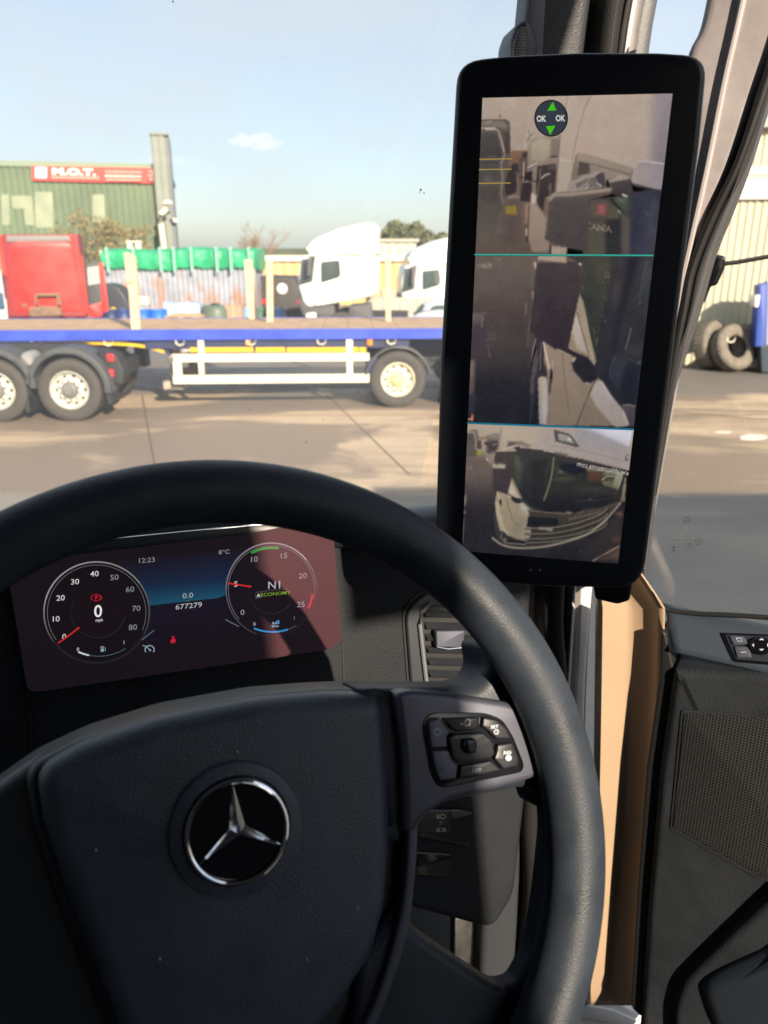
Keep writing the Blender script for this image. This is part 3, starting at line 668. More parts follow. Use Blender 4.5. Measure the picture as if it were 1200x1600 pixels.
# switch pod on the right spoke
pod = wslab('switch_pod', [(619, 1084, 8), (640, 1079), (700, 1084), (798, 1098, 16), (824, 1110, 16), (836, 1140), (850, 1194, 10), (848, 1210, 8), (830, 1219), (760, 1238), (692, 1256, 20), (664, 1276, 16), (650, 1300, 14), (634, 1302, 6), (631, 1180, 20)], -.03, -.008, .004, M['pod'], r=10, seg=5)
sp1 = spline([(625, 1110), (637, 1220), (638, 1310), (632, 1400), (618, 1470), (590, 1560), (545, 1660)], 6); sp2 = spline([(640, 1110), (652, 1220), (653, 1310), (646, 1400), (637, 1460), (612, 1540), (580, 1620), (560, 1660)], 6)
MB().slab(WP, pxs(WP, sp1+sp2[::-1], -.012), -.03, -.012, .0012, 4).build('spoke_trim', M['pod'], pod, smooth=50)
def Z3(p): return (560+p[0]*.28333, 880+p[1]*.28333)
def zslab(name, pts, w0, w1, bev, material, par, r=3):
    return MB().slab(WP, pxs(WP, rnd([Z3(p) for p in pts], r), w1), w0, w1, bev, 4).build(name, material, par, smooth=50)
zslab('switch_well', [(352, 880), (378, 832), (430, 818), (700, 822), (795, 858), (855, 950), (918, 1110), (908, 1152), (870, 1163), (480, 1242), (430, 1232), (392, 1160), (350, 925)], -.012, -.0076, .0012, M['gloss'], pod, 10)
for nm, pts, h in (('button', [(385, 872), (448, 856), (508, 932), (490, 955), (492, 1018), (402, 1022)], -.0042), ('button', [(405, 1036), (498, 1032), (525, 1095), (550, 1118), (540, 1192), (450, 1202), (420, 1122)], -.0042),
                   ('button', [(466, 856), (660, 850), (664, 905), (640, 922), (540, 932), (520, 922)], -.0050), ('button', [(690, 850), (762, 862), (822, 912), (845, 966), (770, 974), (745, 955), (722, 928), (684, 903)], -.0046),
                   ('button', [(768, 1000), (852, 990), (888, 1082), (880, 1122), (802, 1140), (750, 1080), (764, 1040)], -.0046), ('button', [(562, 1118), (732, 1088), (788, 1140), (700, 1172), (554, 1194)], -.0050),
                   ('thumb_pad', [(498, 965), (530, 945), (690, 935), (738, 975), (755, 1050), (735, 1078), (560, 1108), (520, 1080)], -.0030)):
    zslab(nm, pts, -.0078, h, .0012, M['pod'] if nm == 'button' and pts[0][0] < 420 else M['btn'], pod, 3)
zslab('thumb_knob', [(590, 975), (650, 968), (662, 1000), (655, 1050), (600, 1056), (584, 1020)], -.004, .0015, .002, M['gloss'], pod, 4)
P_ = Pic(WP, -.0040, xf=(560, 880, .28333)); g_ = (190, 196, 210)
P_.arc(436, 930, 16, 17, 0, 360, 3.5, g_)
for k in range(8):
    a = k*math.pi/4+.2; P_.line([(436+20*math.cos(a), 930+20*math.sin(a)), (436+27*math.cos(a), 930+27*math.sin(a))], 3.5, g_)
P_.arc(603, 876, 14, 16, 180, -60, 4, g_); P_.line([(562, 887), (592, 884)], 4, g_); P_.line([(572, 880), (562, 887), (574, 893)], 3, g_); P_.line([(585, 896), (618, 892)], 4, g_)
P_.text('SET', 751, 902, 19, g_, 4, 1.1, bold=.02); P_.arc(761, 930, 12, 12, 0, 360, 4, g_); P_.line([(761, 931), (768, 924)], 3, g_)
P_.text('RES', 822, 1045, 19, g_, 4, 1.1, bold=.02); P_.ell(828, 1074, 17, 16, g_)
P_.text('OFF', 653, 1142, 20, g_, 4, 1.1, bold=.01); P_.text('LIM', 484, 1136, 16, (120, 126, 150), 4, bold=.01); P_.arc(455, 1118, 14, 14, 200, -20, 3, (110, 116, 140))
P_.line([(412, 1027), (468, 1024)], 5, (10, 10, 12)); P_.poly([(644, 980), (654, 1000), (652, 1030), (642, 1045), (634, 1030), (634, 995)], (150, 165, 190))
P_.build('button_symbols', PRINT, pod)

# ---- mirror-camera monitor on the pillar
MP = Plane(at(880, 500, .60), -11, 0)
mon = thing('camera_monitor', MP.P(0, -.24, -.02), 'tall black camera mirror monitor with a live rear view picture, fixed to the windscreen pillar', 'monitor')
mo = rnd([(714, 95, 58), (790, 86), (900, 81), (1030, 81), (1107, 86, 56), (1094, 225), (1059, 500), (1004, 922, 44), (850, 918), (678, 905, 40), (688, 560)], 4)
m = MB().slab(MP, pxs(MP, mo), -.022, 0, .0045, 6); m.build('casing', M['case'], mon, smooth=60)
mo2 = [(880+(x-880)*.80, 500+(y-500)*.86) for x, y in mo]
m = MB().slab(MP, pxs(MP, mo2, -.03), -.045, -.0225, 0); m.build('rear_housing', M['case'], mon)
m = MB()
for p, q in (((905, 200), (.02)), ((905, 780), (.02))):
    a = MP.P(*MP.hit(p[0], p[1], -.04), -.04); m.tube([a, a+Vector((.03, .22, -.01)), a+Vector((.05, .45, -.02))], [.022, .018, .02], 12)
m.each('mount_arm', M['case'], mon)
m = MB().slab(MP, pxs(MP, rnd([(926, 905), (990, 905), (984, 938), (965, 944), (930, 936)], 5), -.01), -.03, -.008, .003, 4); m.build('lower_bracket', M['gloss'], mon)
m = MB()
for x in (829, 844): m.slab(MP, pxs(MP, [(x+2*math.cos(k*.785), 891+2*math.sin(k*.785)) for k in range(8)], .0004), -.001, .0004)
m.each('sensor_dot', M['trimgrey'], mon)
Q = Raster((754, 153), (1051, 146), (966, 881), (722, 861), 236, 560)
p, l_ = Q.p, Q.l
ALL = np.ones_like(Q.X); line2 = 661+(Q.X-730)*.0386
c1m = Q.Y < 398.5; c2m = (Q.Y >= 398.5) & (Q.Y < line2); c3m = Q.Y >= line2
SL = (177, 160, 146)
# ---- upper picture
Q.clip = c1m.astype(float); Q.xf = (740, 140, .1625)
p([(-50, 0), (2000, 0), (2000, 700), (-50, 700)], (178, 160, 145), (166, 149, 135)); p([(-50, 600), (900, 600), (900, 1600), (-50, 1600)], (122, 104, 94), (92, 80, 73))
p([(360, 585), (520, 585), (520, 720), (360, 720)], (128, 98, 76), (118, 90, 74))
p([(60, 290), (200, 282), (310, 280), (350, 320), (356, 640), (330, 720), (420, 780), (410, 980), (300, 1040), (280, 1400), (20, 1560)], (96, 86, 80), (90, 80, 73), r=14)
p([(85, 300), (200, 296), (300, 310), (330, 360), (300, 380), (180, 350), (80, 350)], (126, 114, 104), r=8); l_([(80, 370), (200, 366), (240, 400), (270, 500), (295, 600)], 14, (178, 160, 150)); l_([(120, 380), (200, 382)], 16, (196, 178, 168))
p([(60, 415), (190, 415), (225, 450), (262, 560), (270, 660), (55, 665)], (78, 74, 70), (66, 62, 61), r=12); p([(300, 400), (345, 420), (350, 620), (310, 620), (290, 520)], (76, 66, 62)); l_([(130, 320), (170, 295)], 8, (170, 156, 142)); p([(230, 262), (262, 244), (262, 268)], (70, 62, 60))
l_([(140, 645), (215, 640)], 7, (118, 110, 104)); p([(50, 680), (250, 680), (250, 870), (40, 900)], (80, 78, 76), (74, 70, 68)); p([(100, 820), (165, 820), (170, 1090), (110, 1100)], (108, 98, 88), op=.6, soft=2.5); p([(40, 920), (240, 920), (250, 1080), (120, 1110), (40, 1060)], (70, 66, 64), op=.7, soft=2)
l_([(60, 705), (240, 700)], 8, (56, 52, 52)); l_([(262, 700), (280, 860), (262, 1000), (285, 1100)], 16, (150, 136, 124), op=.6); l_([(300, 620), (270, 700)], 8, (176, 160, 148))
p([(370, 715), (430, 712), (440, 800), (400, 810), (412, 860), (405, 990), (310, 1025), (300, 930), (325, 800), (360, 760)], (60, 53, 52), (58, 50, 50), r=10)
for k in range(6): p([(335+k*18, 1020), (344+k*18, 1015), (350+k*18, 1050), (340+k*18, 1052)], (168, 148, 132))
p([(310, 1060), (440, 1050), (450, 1500), (290, 1540)], (92, 78, 74), (90, 76, 71), soft=3); p([(45, 1100), (280, 1080), (240, 1400), (20, 1580)], (80, 74, 70), (104, 92, 84), soft=4, op=.8); p([(308, 1120), (412, 1112), (416, 1205), (310, 1200)], (134, 112, 52), r=8, op=.9)
for k in range(9): l_([(312+k*12, 1125+(k % 3)*22), (318+k*12, 1150+(k % 3)*18)], 7, (160, 136, 60), op=.7)
l_([(250, 1180), (240, 1390)], 7, (124, 108, 98), op=.6); l_([(275, 1160), (272, 1390)], 5, (134, 118, 106), op=.5)
# trucks beyond: a row of cab edges and mirrors
p([(520, 560), (545, 490), (600, 460), (700, 450), (830, 455), (830, 680), (800, 1010), (690, 1060), (650, 1180), (560, 1080), (520, 800)], (150, 134, 120), (120, 104, 94), r=16); p([(545, 520), (640, 465), (760, 480), (745, 560), (700, 680), (560, 690)], (172, 158, 138), (156, 142, 124), soft=1.4, r=10)
p([(745, 470), (825, 470), (825, 650), (740, 640)], (132, 120, 110), (120, 108, 98)); p([(740, 635), (820, 640), (812, 655), (740, 652)], (70, 60, 56)); l_([(500, 560), (490, 480), (540, 400)], 10, (190, 170, 150), op=.8); l_([(520, 500), (540, 440), (566, 430)], 9, (110, 96, 88)); l_([(530, 390), (534, 420)], 6, (90, 78, 72))
p([(440, 650), (510, 600), (520, 760), (480, 1060), (452, 1000), (430, 760)], (92, 78, 72), soft=1); l_([(482, 700), (480, 900), (460, 1000)], 12, (176, 156, 144)); p([(470, 610), (515, 598), (512, 640), (480, 660)], (62, 52, 52))
p([(610, 735), (810, 710), (780, 1020), (690, 1030), (665, 1180), (610, 1100), (600, 900)], (66, 58, 56), (58, 50, 50)); p([(720, 720), (800, 715), (795, 770), (720, 770)], (84, 76, 74)); l_([(640, 760), (640, 860), (620, 960), (615, 1030)], 7, (160, 148, 140), op=.8)
for k in range(4): p([(722, 905+k*28), (752, 905+k*28), (750, 922+k*28), (720, 924+k*28)], (120, 104, 92))
p([(512, 760), (610, 705), (605, 735), (540, 780), (515, 790)], (122, 108, 98)); l_([(520, 750), (612, 706)], 9, (206, 190, 176)); p([(495, 800), (562, 780), (565, 880), (480, 890)], (50, 42, 44), r=10); p([(475, 890), (560, 890), (552, 1080), (450, 1070), (455, 960)], (58, 48, 50), (60, 48, 50), r=12)
l_([(380, 790), (430, 830), (490, 850), (560, 880), (680, 880)], 9, (52, 44, 46)); l_([(655, 850), (690, 820), (728, 810)], 16, (166, 152, 142)); l_([(490, 888), (524, 880)], 9, (168, 154, 144)); l_([(400, 790), (440, 830)], 8, (130, 112, 100))
p([(560, 985), (600, 1020), (600, 1100), (670, 1190), (760, 1300), (720, 1560), (560, 1560), (520, 1420), (540, 1150)], (156, 138, 124), (140, 122, 109), r=20, soft=1.2); p([(556, 985), (600, 1030), (590, 1100), (550, 1090)], (190, 172, 162), soft=1.2); l_([(500, 1100), (520, 1250), (495, 1330), (510, 1400), (520, 1470)], 12, (60, 48, 46)); p([(490, 1100), (540, 1090), (520, 1280), (505, 1300), (515, 1400), (500, 1400)], (150, 120, 104), soft=1.2); l_([(505, 1340), (510, 1400)], 14, (216, 190, 178), op=.8); l_([(532, 1120), (524, 1300), (522, 1440)], 6, (72, 60, 56))
# side of the next cab and its roof
p([(855, 60), (2000, 40), (2000, 900), (1560, 800), (1000, 600), (960, 980), (780, 1010), (800, 700), (832, 500)], (180, 163, 149), (172, 155, 141)); l_([(905, 60), (890, 130), (870, 330)], 10, (142, 126, 114), op=.8); l_([(830, 440), (815, 660), (790, 1000)], 16, (116, 100, 90), op=.8); l_([(820, 675), (950, 690)], 13, (194, 178, 166)); l_([(800, 660), (820, 680)], 12, (140, 124, 112))
Q.xf = (890, 140, .1625)
p([(800, 0), (1100, 0), (880, 990), (700, 900), (760, 400)], (174, 157, 146), (128, 120, 124), d='h', soft=6); p([(830, 0), (1100, 0), (900, 800), (800, 700)], (150, 138, 142), (120, 112, 122), soft=5, op=.8); p([(-60, 30), (560, 30), (560, 560), (-60, 560)], (180, 163, 148), soft=8, op=.35)
l_([(212, 50), (150, 160), (110, 300), (60, 500), (20, 700)], 7, (132, 118, 108)); l_([(100, 330), (86, 420)], 6, (196, 178, 162), op=.5); l_([(260, 430), (380, 500)], 10, (196, 182, 168), op=.7, soft=1); l_([(285, 490), (330, 512)], 10, (200, 186, 172), op=.6, soft=1); l_([(390, 440), (480, 430)], 8, (186, 170, 156), op=.5, soft=1)
for k in range(7): l_([(80+k*27, 530+k*2), (84+k*27, 600+k*2)], 13, (186, 146, 126), op=.5, soft=1)
p([(10, 890), (55, 640), (80, 612), (150, 620), (400, 690), (615, 760), (580, 860), (360, 870), (200, 900), (0, 980)], (132, 118, 106), (120, 108, 98)); p([(70, 620), (160, 622), (610, 755), (590, 815), (200, 712), (80, 690)], (156, 140, 126), (138, 124, 112), r=6); p([(95, 690), (190, 712), (190, 800), (70, 830)], (84, 74, 70)); p([(205, 718), (520, 800), (500, 830), (330, 860), (200, 790)], (142, 126, 116), r=6); l_([(205, 712), (580, 815)], 6, (92, 82, 76)); l_([(10, 860), (62, 640)], 5, (110, 98, 88))
p([(-30, 990), (0, 880), (60, 870), (140, 820), (180, 825), (240, 785), (320, 790), (360, 880), (350, 940), (200, 960), (-30, 1010)], (158, 144, 134), (146, 132, 124), r=6); p([(250, 830), (300, 795), (330, 800), (360, 940), (310, 935), (240, 870)], (74, 66, 68), r=5); p([(60, 905), (190, 850), (230, 870), (140, 940), (70, 965)], (124, 110, 104), (100, 90, 88)); l_([(60, 915), (170, 855)], 6, (96, 84, 80)); p([(200, 850), (250, 840), (300, 940), (180, 950)], (108, 98, 96)); l_([(262, 900), (304, 922)], 9, (196, 186, 182)); l_([(40, 980), (170, 900)], 8, (182, 168, 156))
p([(368, 870), (480, 830), (580, 850), (610, 980), (590, 1020), (450, 1020), (400, 1000)], (80, 72, 72), (62, 56, 60), r=10); p([(370, 868), (400, 855), (500, 815), (580, 840), (575, 860), (420, 890), (380, 895)], (164, 150, 138), (142, 130, 122), r=5)
p([(190, 1050), (500, 1020), (610, 980), (880, 970), (820, 1600), (120, 1600)], (64, 60, 58), (66, 62, 60)); p([(200, 1060), (380, 1060), (370, 1230), (280, 1240), (180, 1220)], (92, 80, 72), soft=2); p([(268, 1100), (356, 1100), (350, 1205), (262, 1200)], (134, 82, 82), soft=1.2); p([(290, 1120), (330, 1120), (330, 1180), (285, 1180)], (160, 92, 92), soft=1.5, op=.7); p([(372, 1080), (470, 1150), (470, 1250), (360, 1230)], (88, 82, 68), soft=1); p([(430, 1040), (560, 1030), (560, 1220), (480, 1160)], (86, 98, 84), (54, 58, 56), soft=1.5, r=8); l_([(390, 1050), (470, 1130), (560, 1240)], 13, (38, 36, 38)); l_([(465, 1160), (490, 1195), (480, 1170)], 9, (196, 196, 192), op=.8)
l_([(508, 1008), (550, 1026)], 14, (224, 216, 214)); l_([(465, 1045), (520, 1085)], 6, (134, 130, 120)); p([(350, 1260), (500, 1240), (520, 1600), (340, 1600)], (46, 46, 50), (48, 48, 50), soft=1.5); p([(185, 1230), (330, 1230), (340, 1600), (140, 1600)], (76, 72, 64), (86, 82, 70), soft=2); p([(500, 1160), (580, 1250), (600, 1600), (500, 1600)], (92, 82, 78), (86, 76, 72), soft=2)
Q.text('SCANIA', 262, 1322, 62, (158, 144, 120), -9, .95, bold=.01, op=.85, soft=.6)
p([(590, 1000), (880, 960), (800, 1600), (580, 1600)], (58, 58, 72), (50, 52, 66), d='h', soft=1.2); l_([(640, 1050), (660, 1180), (610, 1400), (600, 1590)], 30, (40, 42, 56), soft=3, op=.7); p([(780, 1050), (860, 1060), (810, 1590), (700, 1590)], (74, 72, 82), (64, 64, 74), soft=3, op=.8); l_([(715, 1165), (765, 1215)], 7, (108, 106, 114), op=.7)
p([(580, 850), (620, 760), (680, 690), (910, 715), (878, 970), (600, 905)], (164, 148, 140), (140, 130, 138), d='h', r=16, soft=1); l_([(670, 686), (905, 712)], 15, (186, 172, 170)); l_([(595, 908), (690, 936), (878, 972)], 7, (34, 34, 46)); l_([(605, 915), (680, 936)], 6, (156, 146, 140), op=.8)
p([(-200, 1020), (-150, 990), (0, 985), (380, 940), (400, 965), (396, 1010), (190, 1060), (170, 1560), (-40, 1520), (-240, 1440), (-200, 1060)], (92, 80, 76), (74, 66, 64), r=24, soft=.8); l_([(-195, 1060), (-150, 1010), (0, 1008), (390, 960)], 34, (162, 146, 130), soft=1.4); l_([(-212, 1100), (-238, 1400)], 14, (150, 132, 118), soft=1.6); p([(-180, 1080), (150, 1060), (140, 1500), (-200, 1420)], (82, 74, 72), (70, 64, 64), soft=4)
p([(-180, 1500), (-30, 1520), (-30, 1600), (-180, 1600)], (160, 142, 128)); l_([(-182, 1500), (-184, 1600)], 14, (60, 50, 50))
# ---- middle picture
Q.clip = c2m.astype(float); Q.xf = (725, 390, .175)
p([(-100, 0), (2000, 0), (2000, 900), (-100, 900)], (108, 93, 84), (62, 54, 56)); p([(-100, 700), (2000, 700), (2000, 1700), (-100, 1700)], (76, 66, 65), (30, 31, 38), soft=14); p([(-100, 1100), (2000, 1100), (2000, 1700), (-100, 1700)], (38, 37, 44), (27, 29, 36), soft=14)
p([(80, 60), (560, 60), (560, 420), (70, 420)], (104, 92, 86), (92, 82, 76), soft=8); p([(120, 130), (250, 120), (250, 165), (120, 160)], (138, 124, 112), soft=1.6, op=.7); l_([(176, 140), (190, 160)], 10, (176, 160, 146), soft=1); l_([(230, 130), (238, 155)], 9, (170, 156, 140), soft=1); l_([(290, 80), (320, 90)], 8, (140, 126, 114), soft=1)
p([(70, 570), (180, 565), (160, 680), (62, 700)], (106, 94, 92), (78, 70, 74), soft=1.5); p([(60, 680), (190, 660), (200, 900), (40, 1000)], (70, 62, 70), (66, 58, 62), soft=2.5); l_([(168, 610), (158, 690)], 7, (140, 124, 116)); p([(45, 985), (105, 985), (90, 1300), (30, 1300)], (128, 112, 104), (78, 70, 72), soft=1.6); l_([(100, 1000), (90, 1260)], 8, (72, 64, 66))
for a, b in (((205, 740), (250, 790)), ((205, 800), (290, 800)), ((230, 850), (262, 860)), ((205, 930), (240, 955)), ((210, 850), (235, 950)), ((230, 750), (290, 770)), ((250, 690), (260, 700))): l_([a, b], 8, (116, 104, 102), op=.6, soft=.8)
for k in range(26): l_([(110+k*17 % 460, 1010+(k*67) % 300), (118+k*17 % 460, 1030+(k*67) % 300)], 6, (64, 62, 74), op=.35, soft=.8)
p([(30, 1300), (100, 1290), (90, 1480), (24, 1500)], (50, 52, 66), (46, 44, 54), soft=2); p([(64, 1470), (82, 1465), (86, 1530), (60, 1530)], (196, 112, 66)); l_([(35, 1520), (66, 1505)], 12, (180, 160, 152))
p([(585, 130), (660, 70), (660, 350), (610, 380), (590, 300)], (108, 94, 86), (92, 82, 78), soft=1.2); l_([(632, 120), (640, 160)], 22, (190, 170, 146), soft=.8); l_([(655, 160), (655, 340)], 7, (150, 132, 118)); p([(606, 370), (652, 370), (640, 710), (624, 710)], (138, 118, 106), (124, 104, 96), soft=.8); l_([(556, 480), (552, 580)], 7, (150, 132, 120), op=.8); l_([(615, 380), (625, 600)], 6, (164, 144, 130), op=.7); l_([(588, 650), (572, 760), (568, 860)], 9, (128, 112, 106), op=.7)
p([(560, 760), (620, 740), (600, 1100), (595, 860)], (80, 68, 68), soft=2)
p([(640, 740), (720, 820), (700, 1140), (660, 1150), (600, 1560), (598, 1000), (620, 880)], (58, 54, 60), (40, 42, 50), soft=1); l_([(640, 800), (620, 870), (606, 1000)], 9, (148, 130, 118)); l_([(640, 880), (610, 1000), (605, 1110)], 16, (30, 28, 32)); l_([(654, 900), (625, 1000), (608, 1100)], 9, (110, 100, 96)); l_([(655, 960), (640, 1060), (612, 1150), (604, 1280)], 22, (96, 88, 86), soft=1.5); l_([(690, 830), (680, 1070)], 8, (150, 130, 116), op=.7); l_([(604, 1300), (590, 1560)], 6, (74, 82, 92), op=.7)
p([(660, 1150), (690, 1130), (740, 1140), (770, 1560), (670, 1560)], (164, 148, 134), (140, 134, 136), soft=.8); p([(690, 1150), (740, 1160), (760, 1560), (700, 1560)], (178, 166, 152), (168, 160, 160), soft=2); 
p([(715, 825), (800, 870), (1100, 1000), (1500, 1570), (760, 1570), (740, 1080), (715, 1000)], (152, 134, 118), (122, 106, 92), soft=.8); l_([(712, 826), (735, 950), (760, 1060)], 16, (206, 184, 166)); p([(770, 1060), (795, 1070), (805, 1170), (785, 1350), (755, 1260), (765, 1150)], (66, 58, 56), soft=.8); p([(778, 1080), (798, 1090), (800, 1160), (765, 1150)], (30, 30, 36)); l_([(788, 990), (792, 1060), (805, 1160), (795, 1290), (776, 1370)], 7, (186, 168, 152), op=.8); l_([(870, 920), (885, 1080), (910, 1240)], 7, (112, 98, 88)); 
Q.xf = (870, 390, .175)
p([(-150, 120), (220, 100), (215, 330), (100, 880), (0, 900), (-240, 730), (-180, 130)], (70, 61, 63), (52, 45, 51), soft=.8); p([(-100, 300), (160, 300), (80, 840), (-150, 760)], (62, 54, 58), (50, 43, 50), soft=6)
p([(-170, 40), (80, 50), (90, 120), (0, 112), (-170, 92)], (166, 148, 132)); l_([(-160, 100), (88, 118)], 7, (120, 104, 92)); l_([(205, 125), (215, 134)], 18, (220, 210, 200), soft=.6)
p([(85, 60), (900, 60), (820, 600), (770, 1000), (700, 1500), (600, 1500), (440, 1240), (340, 1040), (210, 420), (225, 120)], (58, 56, 58), (36, 37, 46)); p([(225, 70), (480, 70), (480, 300), (380, 640), (370, 900), (330, 880), (215, 400)], (66, 66, 60), (52, 54, 50), soft=2); p([(330, 70), (470, 70), (480, 220), (370, 330), (340, 250)], (80, 76, 64), soft=4, op=.7); p([(240, 440), (340, 380), (350, 700), (310, 720)], (48, 52, 52), soft=4)
rq = random.Random(5)
for k in range(60):
    yy = rq.uniform(190, 840); xx = 455-(yy-190)*.14+rq.gauss(0, 22); l_([(xx, yy), (xx+rq.uniform(-5, 5), yy+rq.uniform(4, 16))], 4, (118, 116, 96), op=.55, soft=.4)
for a, b in (((430, 215), (440, 260)), ((455, 200), (470, 250)), ((430, 240), (480, 245)), ((490, 150), (500, 180)), ((225, 320), (235, 350)), ((320, 700), (340, 760)), ((360, 780), (350, 850))): l_([a, b], 5, (142, 138, 116), op=.7)
l_([(430, 640), (438, 648)], 9, (200, 196, 180)); p([(500, 70), (620, 70), (520, 560), (400, 1000), (380, 860), (480, 400)], (60, 56, 60), (44, 44, 52), soft=2.5); p([(520, 280), (590, 280), (520, 560), (490, 420)], (78, 70, 72), soft=4, op=.7); p([(640, 60), (740, 60), (560, 700), (500, 980), (440, 1150), (560, 500)], (40, 40, 50), (30, 32, 42), soft=3)
p([(770, 80), (850, 80), (820, 430), (730, 440), (760, 300)], (70, 72, 78), (56, 60, 68), soft=3, op=.8); l_([(800, 110), (760, 300), (735, 430)], 5, (100, 104, 108), op=.6); l_([(745, 455), (738, 490)], 7, (130, 134, 138), op=.7); l_([(664, 700), (640, 800), (615, 890)], 8, (118, 120, 124)); p([(640, 860), (760, 860), (740, 960), (620, 930)], (58, 60, 64), soft=2.5, op=.7); l_([(600, 960), (700, 1000), (740, 1010)], 12, (80, 84, 82), soft=1.5, op=.7); l_([(715, 1030), (742, 1008)], 14, (132, 134, 104), soft=1)
p([(510, 940), (640, 1000), (600, 1240), (520, 1240), (470, 1120)], (52, 54, 64), (46, 48, 60), r=20, soft=1.5); l_([(515, 960), (475, 1060), (480, 1160)], 6, (96, 96, 90), op=.6); p([(630, 1000), (750, 1020), (700, 1370), (600, 1380), (560, 1240)], (34, 38, 48), (30, 34, 44), soft=2)
p([(580, 1390), (640, 1380), (700, 1400), (690, 1580), (640, 1580)], (78, 72, 76), (62, 60, 68), soft=1, r=8); l_([(590, 1392), (640, 1384), (700, 1400)], 7, (150, 140, 142))
p([(205, 400), (240, 470), (345, 1010), (330, 1050), (280, 1000), (105, 880), (170, 560), (190, 450)], (150, 138, 118), (168, 148, 130)); p([(170, 560), (200, 610), (270, 920), (240, 925), (175, 880), (130, 760)], (182, 168, 156), (172, 156, 148), soft=.8); p([(105, 870), (140, 740), (175, 880), (260, 925), (290, 965), (220, 950)], (146, 128, 108), soft=1); l_([(180, 560), (290, 960)], 9, (96, 82, 74)); l_([(202, 440), (352, 1000)], 10, (150, 146, 104), op=.8); l_([(190, 500), (320, 1010)], 12, (158, 136, 118))
p([(0, 880), (120, 950), (170, 1090), (260, 1190), (340, 1180), (640, 1570), (-100, 1570)], (150, 132, 116), (126, 110, 96), soft=.8)
p([(-10, 850), (280, 960), (340, 1040), (370, 1150), (300, 1190), (240, 1180), (150, 1080), (130, 1000), (160, 965)], (46, 43, 48), (34, 34, 42), soft=1); l_([(140, 1000), (160, 970)], 22, (190, 170, 158), soft=.8); l_([(135, 1000), (165, 1090), (240, 1185)], 6, (40, 36, 38));  l_([(0, 890), (130, 950)], 6, (188, 168, 150), op=.7)
l_([(48, 920), (70, 1160), (90, 1330), (135, 1560)], 7, (110, 96, 86)); l_([(340, 1180), (290, 1280), (180, 1560)], 8, (58, 52, 54)); p([(240, 1200), (280, 1300), (340, 1400), (520, 1570), (200, 1570), (280, 1300)], (130, 116, 104), (124, 108, 96), soft=1.5); p([(340, 1190), (385, 1165), (410, 1190), (500, 1340), (610, 1470), (640, 1570), (530, 1590), (440, 1490), (360, 1400), (300, 1290)], (170, 158, 154), (150, 138, 132), soft=1, r=14); l_([(400, 1180), (480, 1310), (590, 1440), (636, 1560)], 16, (188, 176, 174), soft=1); l_([(285, 1210), (265, 1190)], 10, (178, 160, 146)); l_([(300, 1290), (360, 1400), (440, 1500), (520, 1575)], 8, (176, 164, 158), op=.6, soft=1.2)
# ---- lower picture
Q.clip = c3m.astype(float); Q.xf = (715, 655, .14375)
p([(50, 40), (2200, 40), (2200, 500), (50, 500)], (176, 160, 142), (160, 146, 132)); p([(40, 380), (900, 380), (900, 1100), (40, 1100)], (104, 92, 84), (50, 46, 50), soft=5); p([(40, 900), (2200, 900), (2200, 1700), (40, 1700)], (42, 40, 46), (32, 32, 38), soft=12); p([(60, 520), (400, 500), (380, 760), (60, 760)], (116, 100, 92), (84, 74, 72), soft=10)
p([(90, 150), (170, 110), (215, 120), (230, 200), (210, 400), (80, 420)], (116, 104, 96), (90, 80, 76), r=10, soft=1); p([(92, 165), (160, 160), (190, 230), (180, 360), (86, 360)], (84, 80, 78), (96, 86, 80), soft=1.4); l_([(95, 148), (180, 140), (200, 230), (196, 330)], 8, (186, 170, 154)); p([(210, 230), (260, 230), (262, 320), (215, 330)], (84, 74, 72)); p([(230, 195), (300, 190), (300, 225), (230, 225)], (140, 112, 90), soft=1); l_([(205, 330), (270, 335)], 8, (160, 146, 134)); p([(206, 350), (270, 345), (268, 385), (206, 382)], (150, 142, 58), soft=1)
p([(310, 180), (380, 150), (460, 150), (440, 330), (380, 400), (310, 360)], (122, 110, 104), (90, 80, 78), r=8, soft=1); l_([(330, 165), (400, 140), (455, 160)], 8, (190, 174, 156)); p([(330, 240), (440, 240), (430, 330), (340, 360)], (68, 62, 62), soft=1.5); l_([(300, 260), (330, 270)], 30, (64, 56, 58), soft=1); l_([(345, 180), (430, 190)], 22, (168, 152, 134), soft=2); l_([(380, 280), (420, 270)], 9, (168, 156, 146)); l_([(300, 330), (320, 440)], 8, (150, 132, 120)); p([(310, 390), (400, 360), (400, 490), (350, 500), (320, 440)], (150, 134, 122), (130, 116, 106), soft=1.2); l_([(318, 430), (324, 446)], 12, (214, 196, 184))
l_([(95, 525), (155, 528)], 10, (134, 120, 110), soft=1); p([(70, 700), (120, 690), (110, 860), (55, 920)], (78, 72, 78), (66, 60, 66), soft=2.5); p([(60, 830), (95, 830), (85, 940), (50, 950)], (140, 122, 112), soft=1.5); l_([(55, 1020), (75, 1010)], 24, (176, 124, 108), soft=1.2); p([(45, 1080), (66, 1080), (55, 1340), (34, 1340)], (140, 122, 108), (120, 108, 100), soft=1.3)
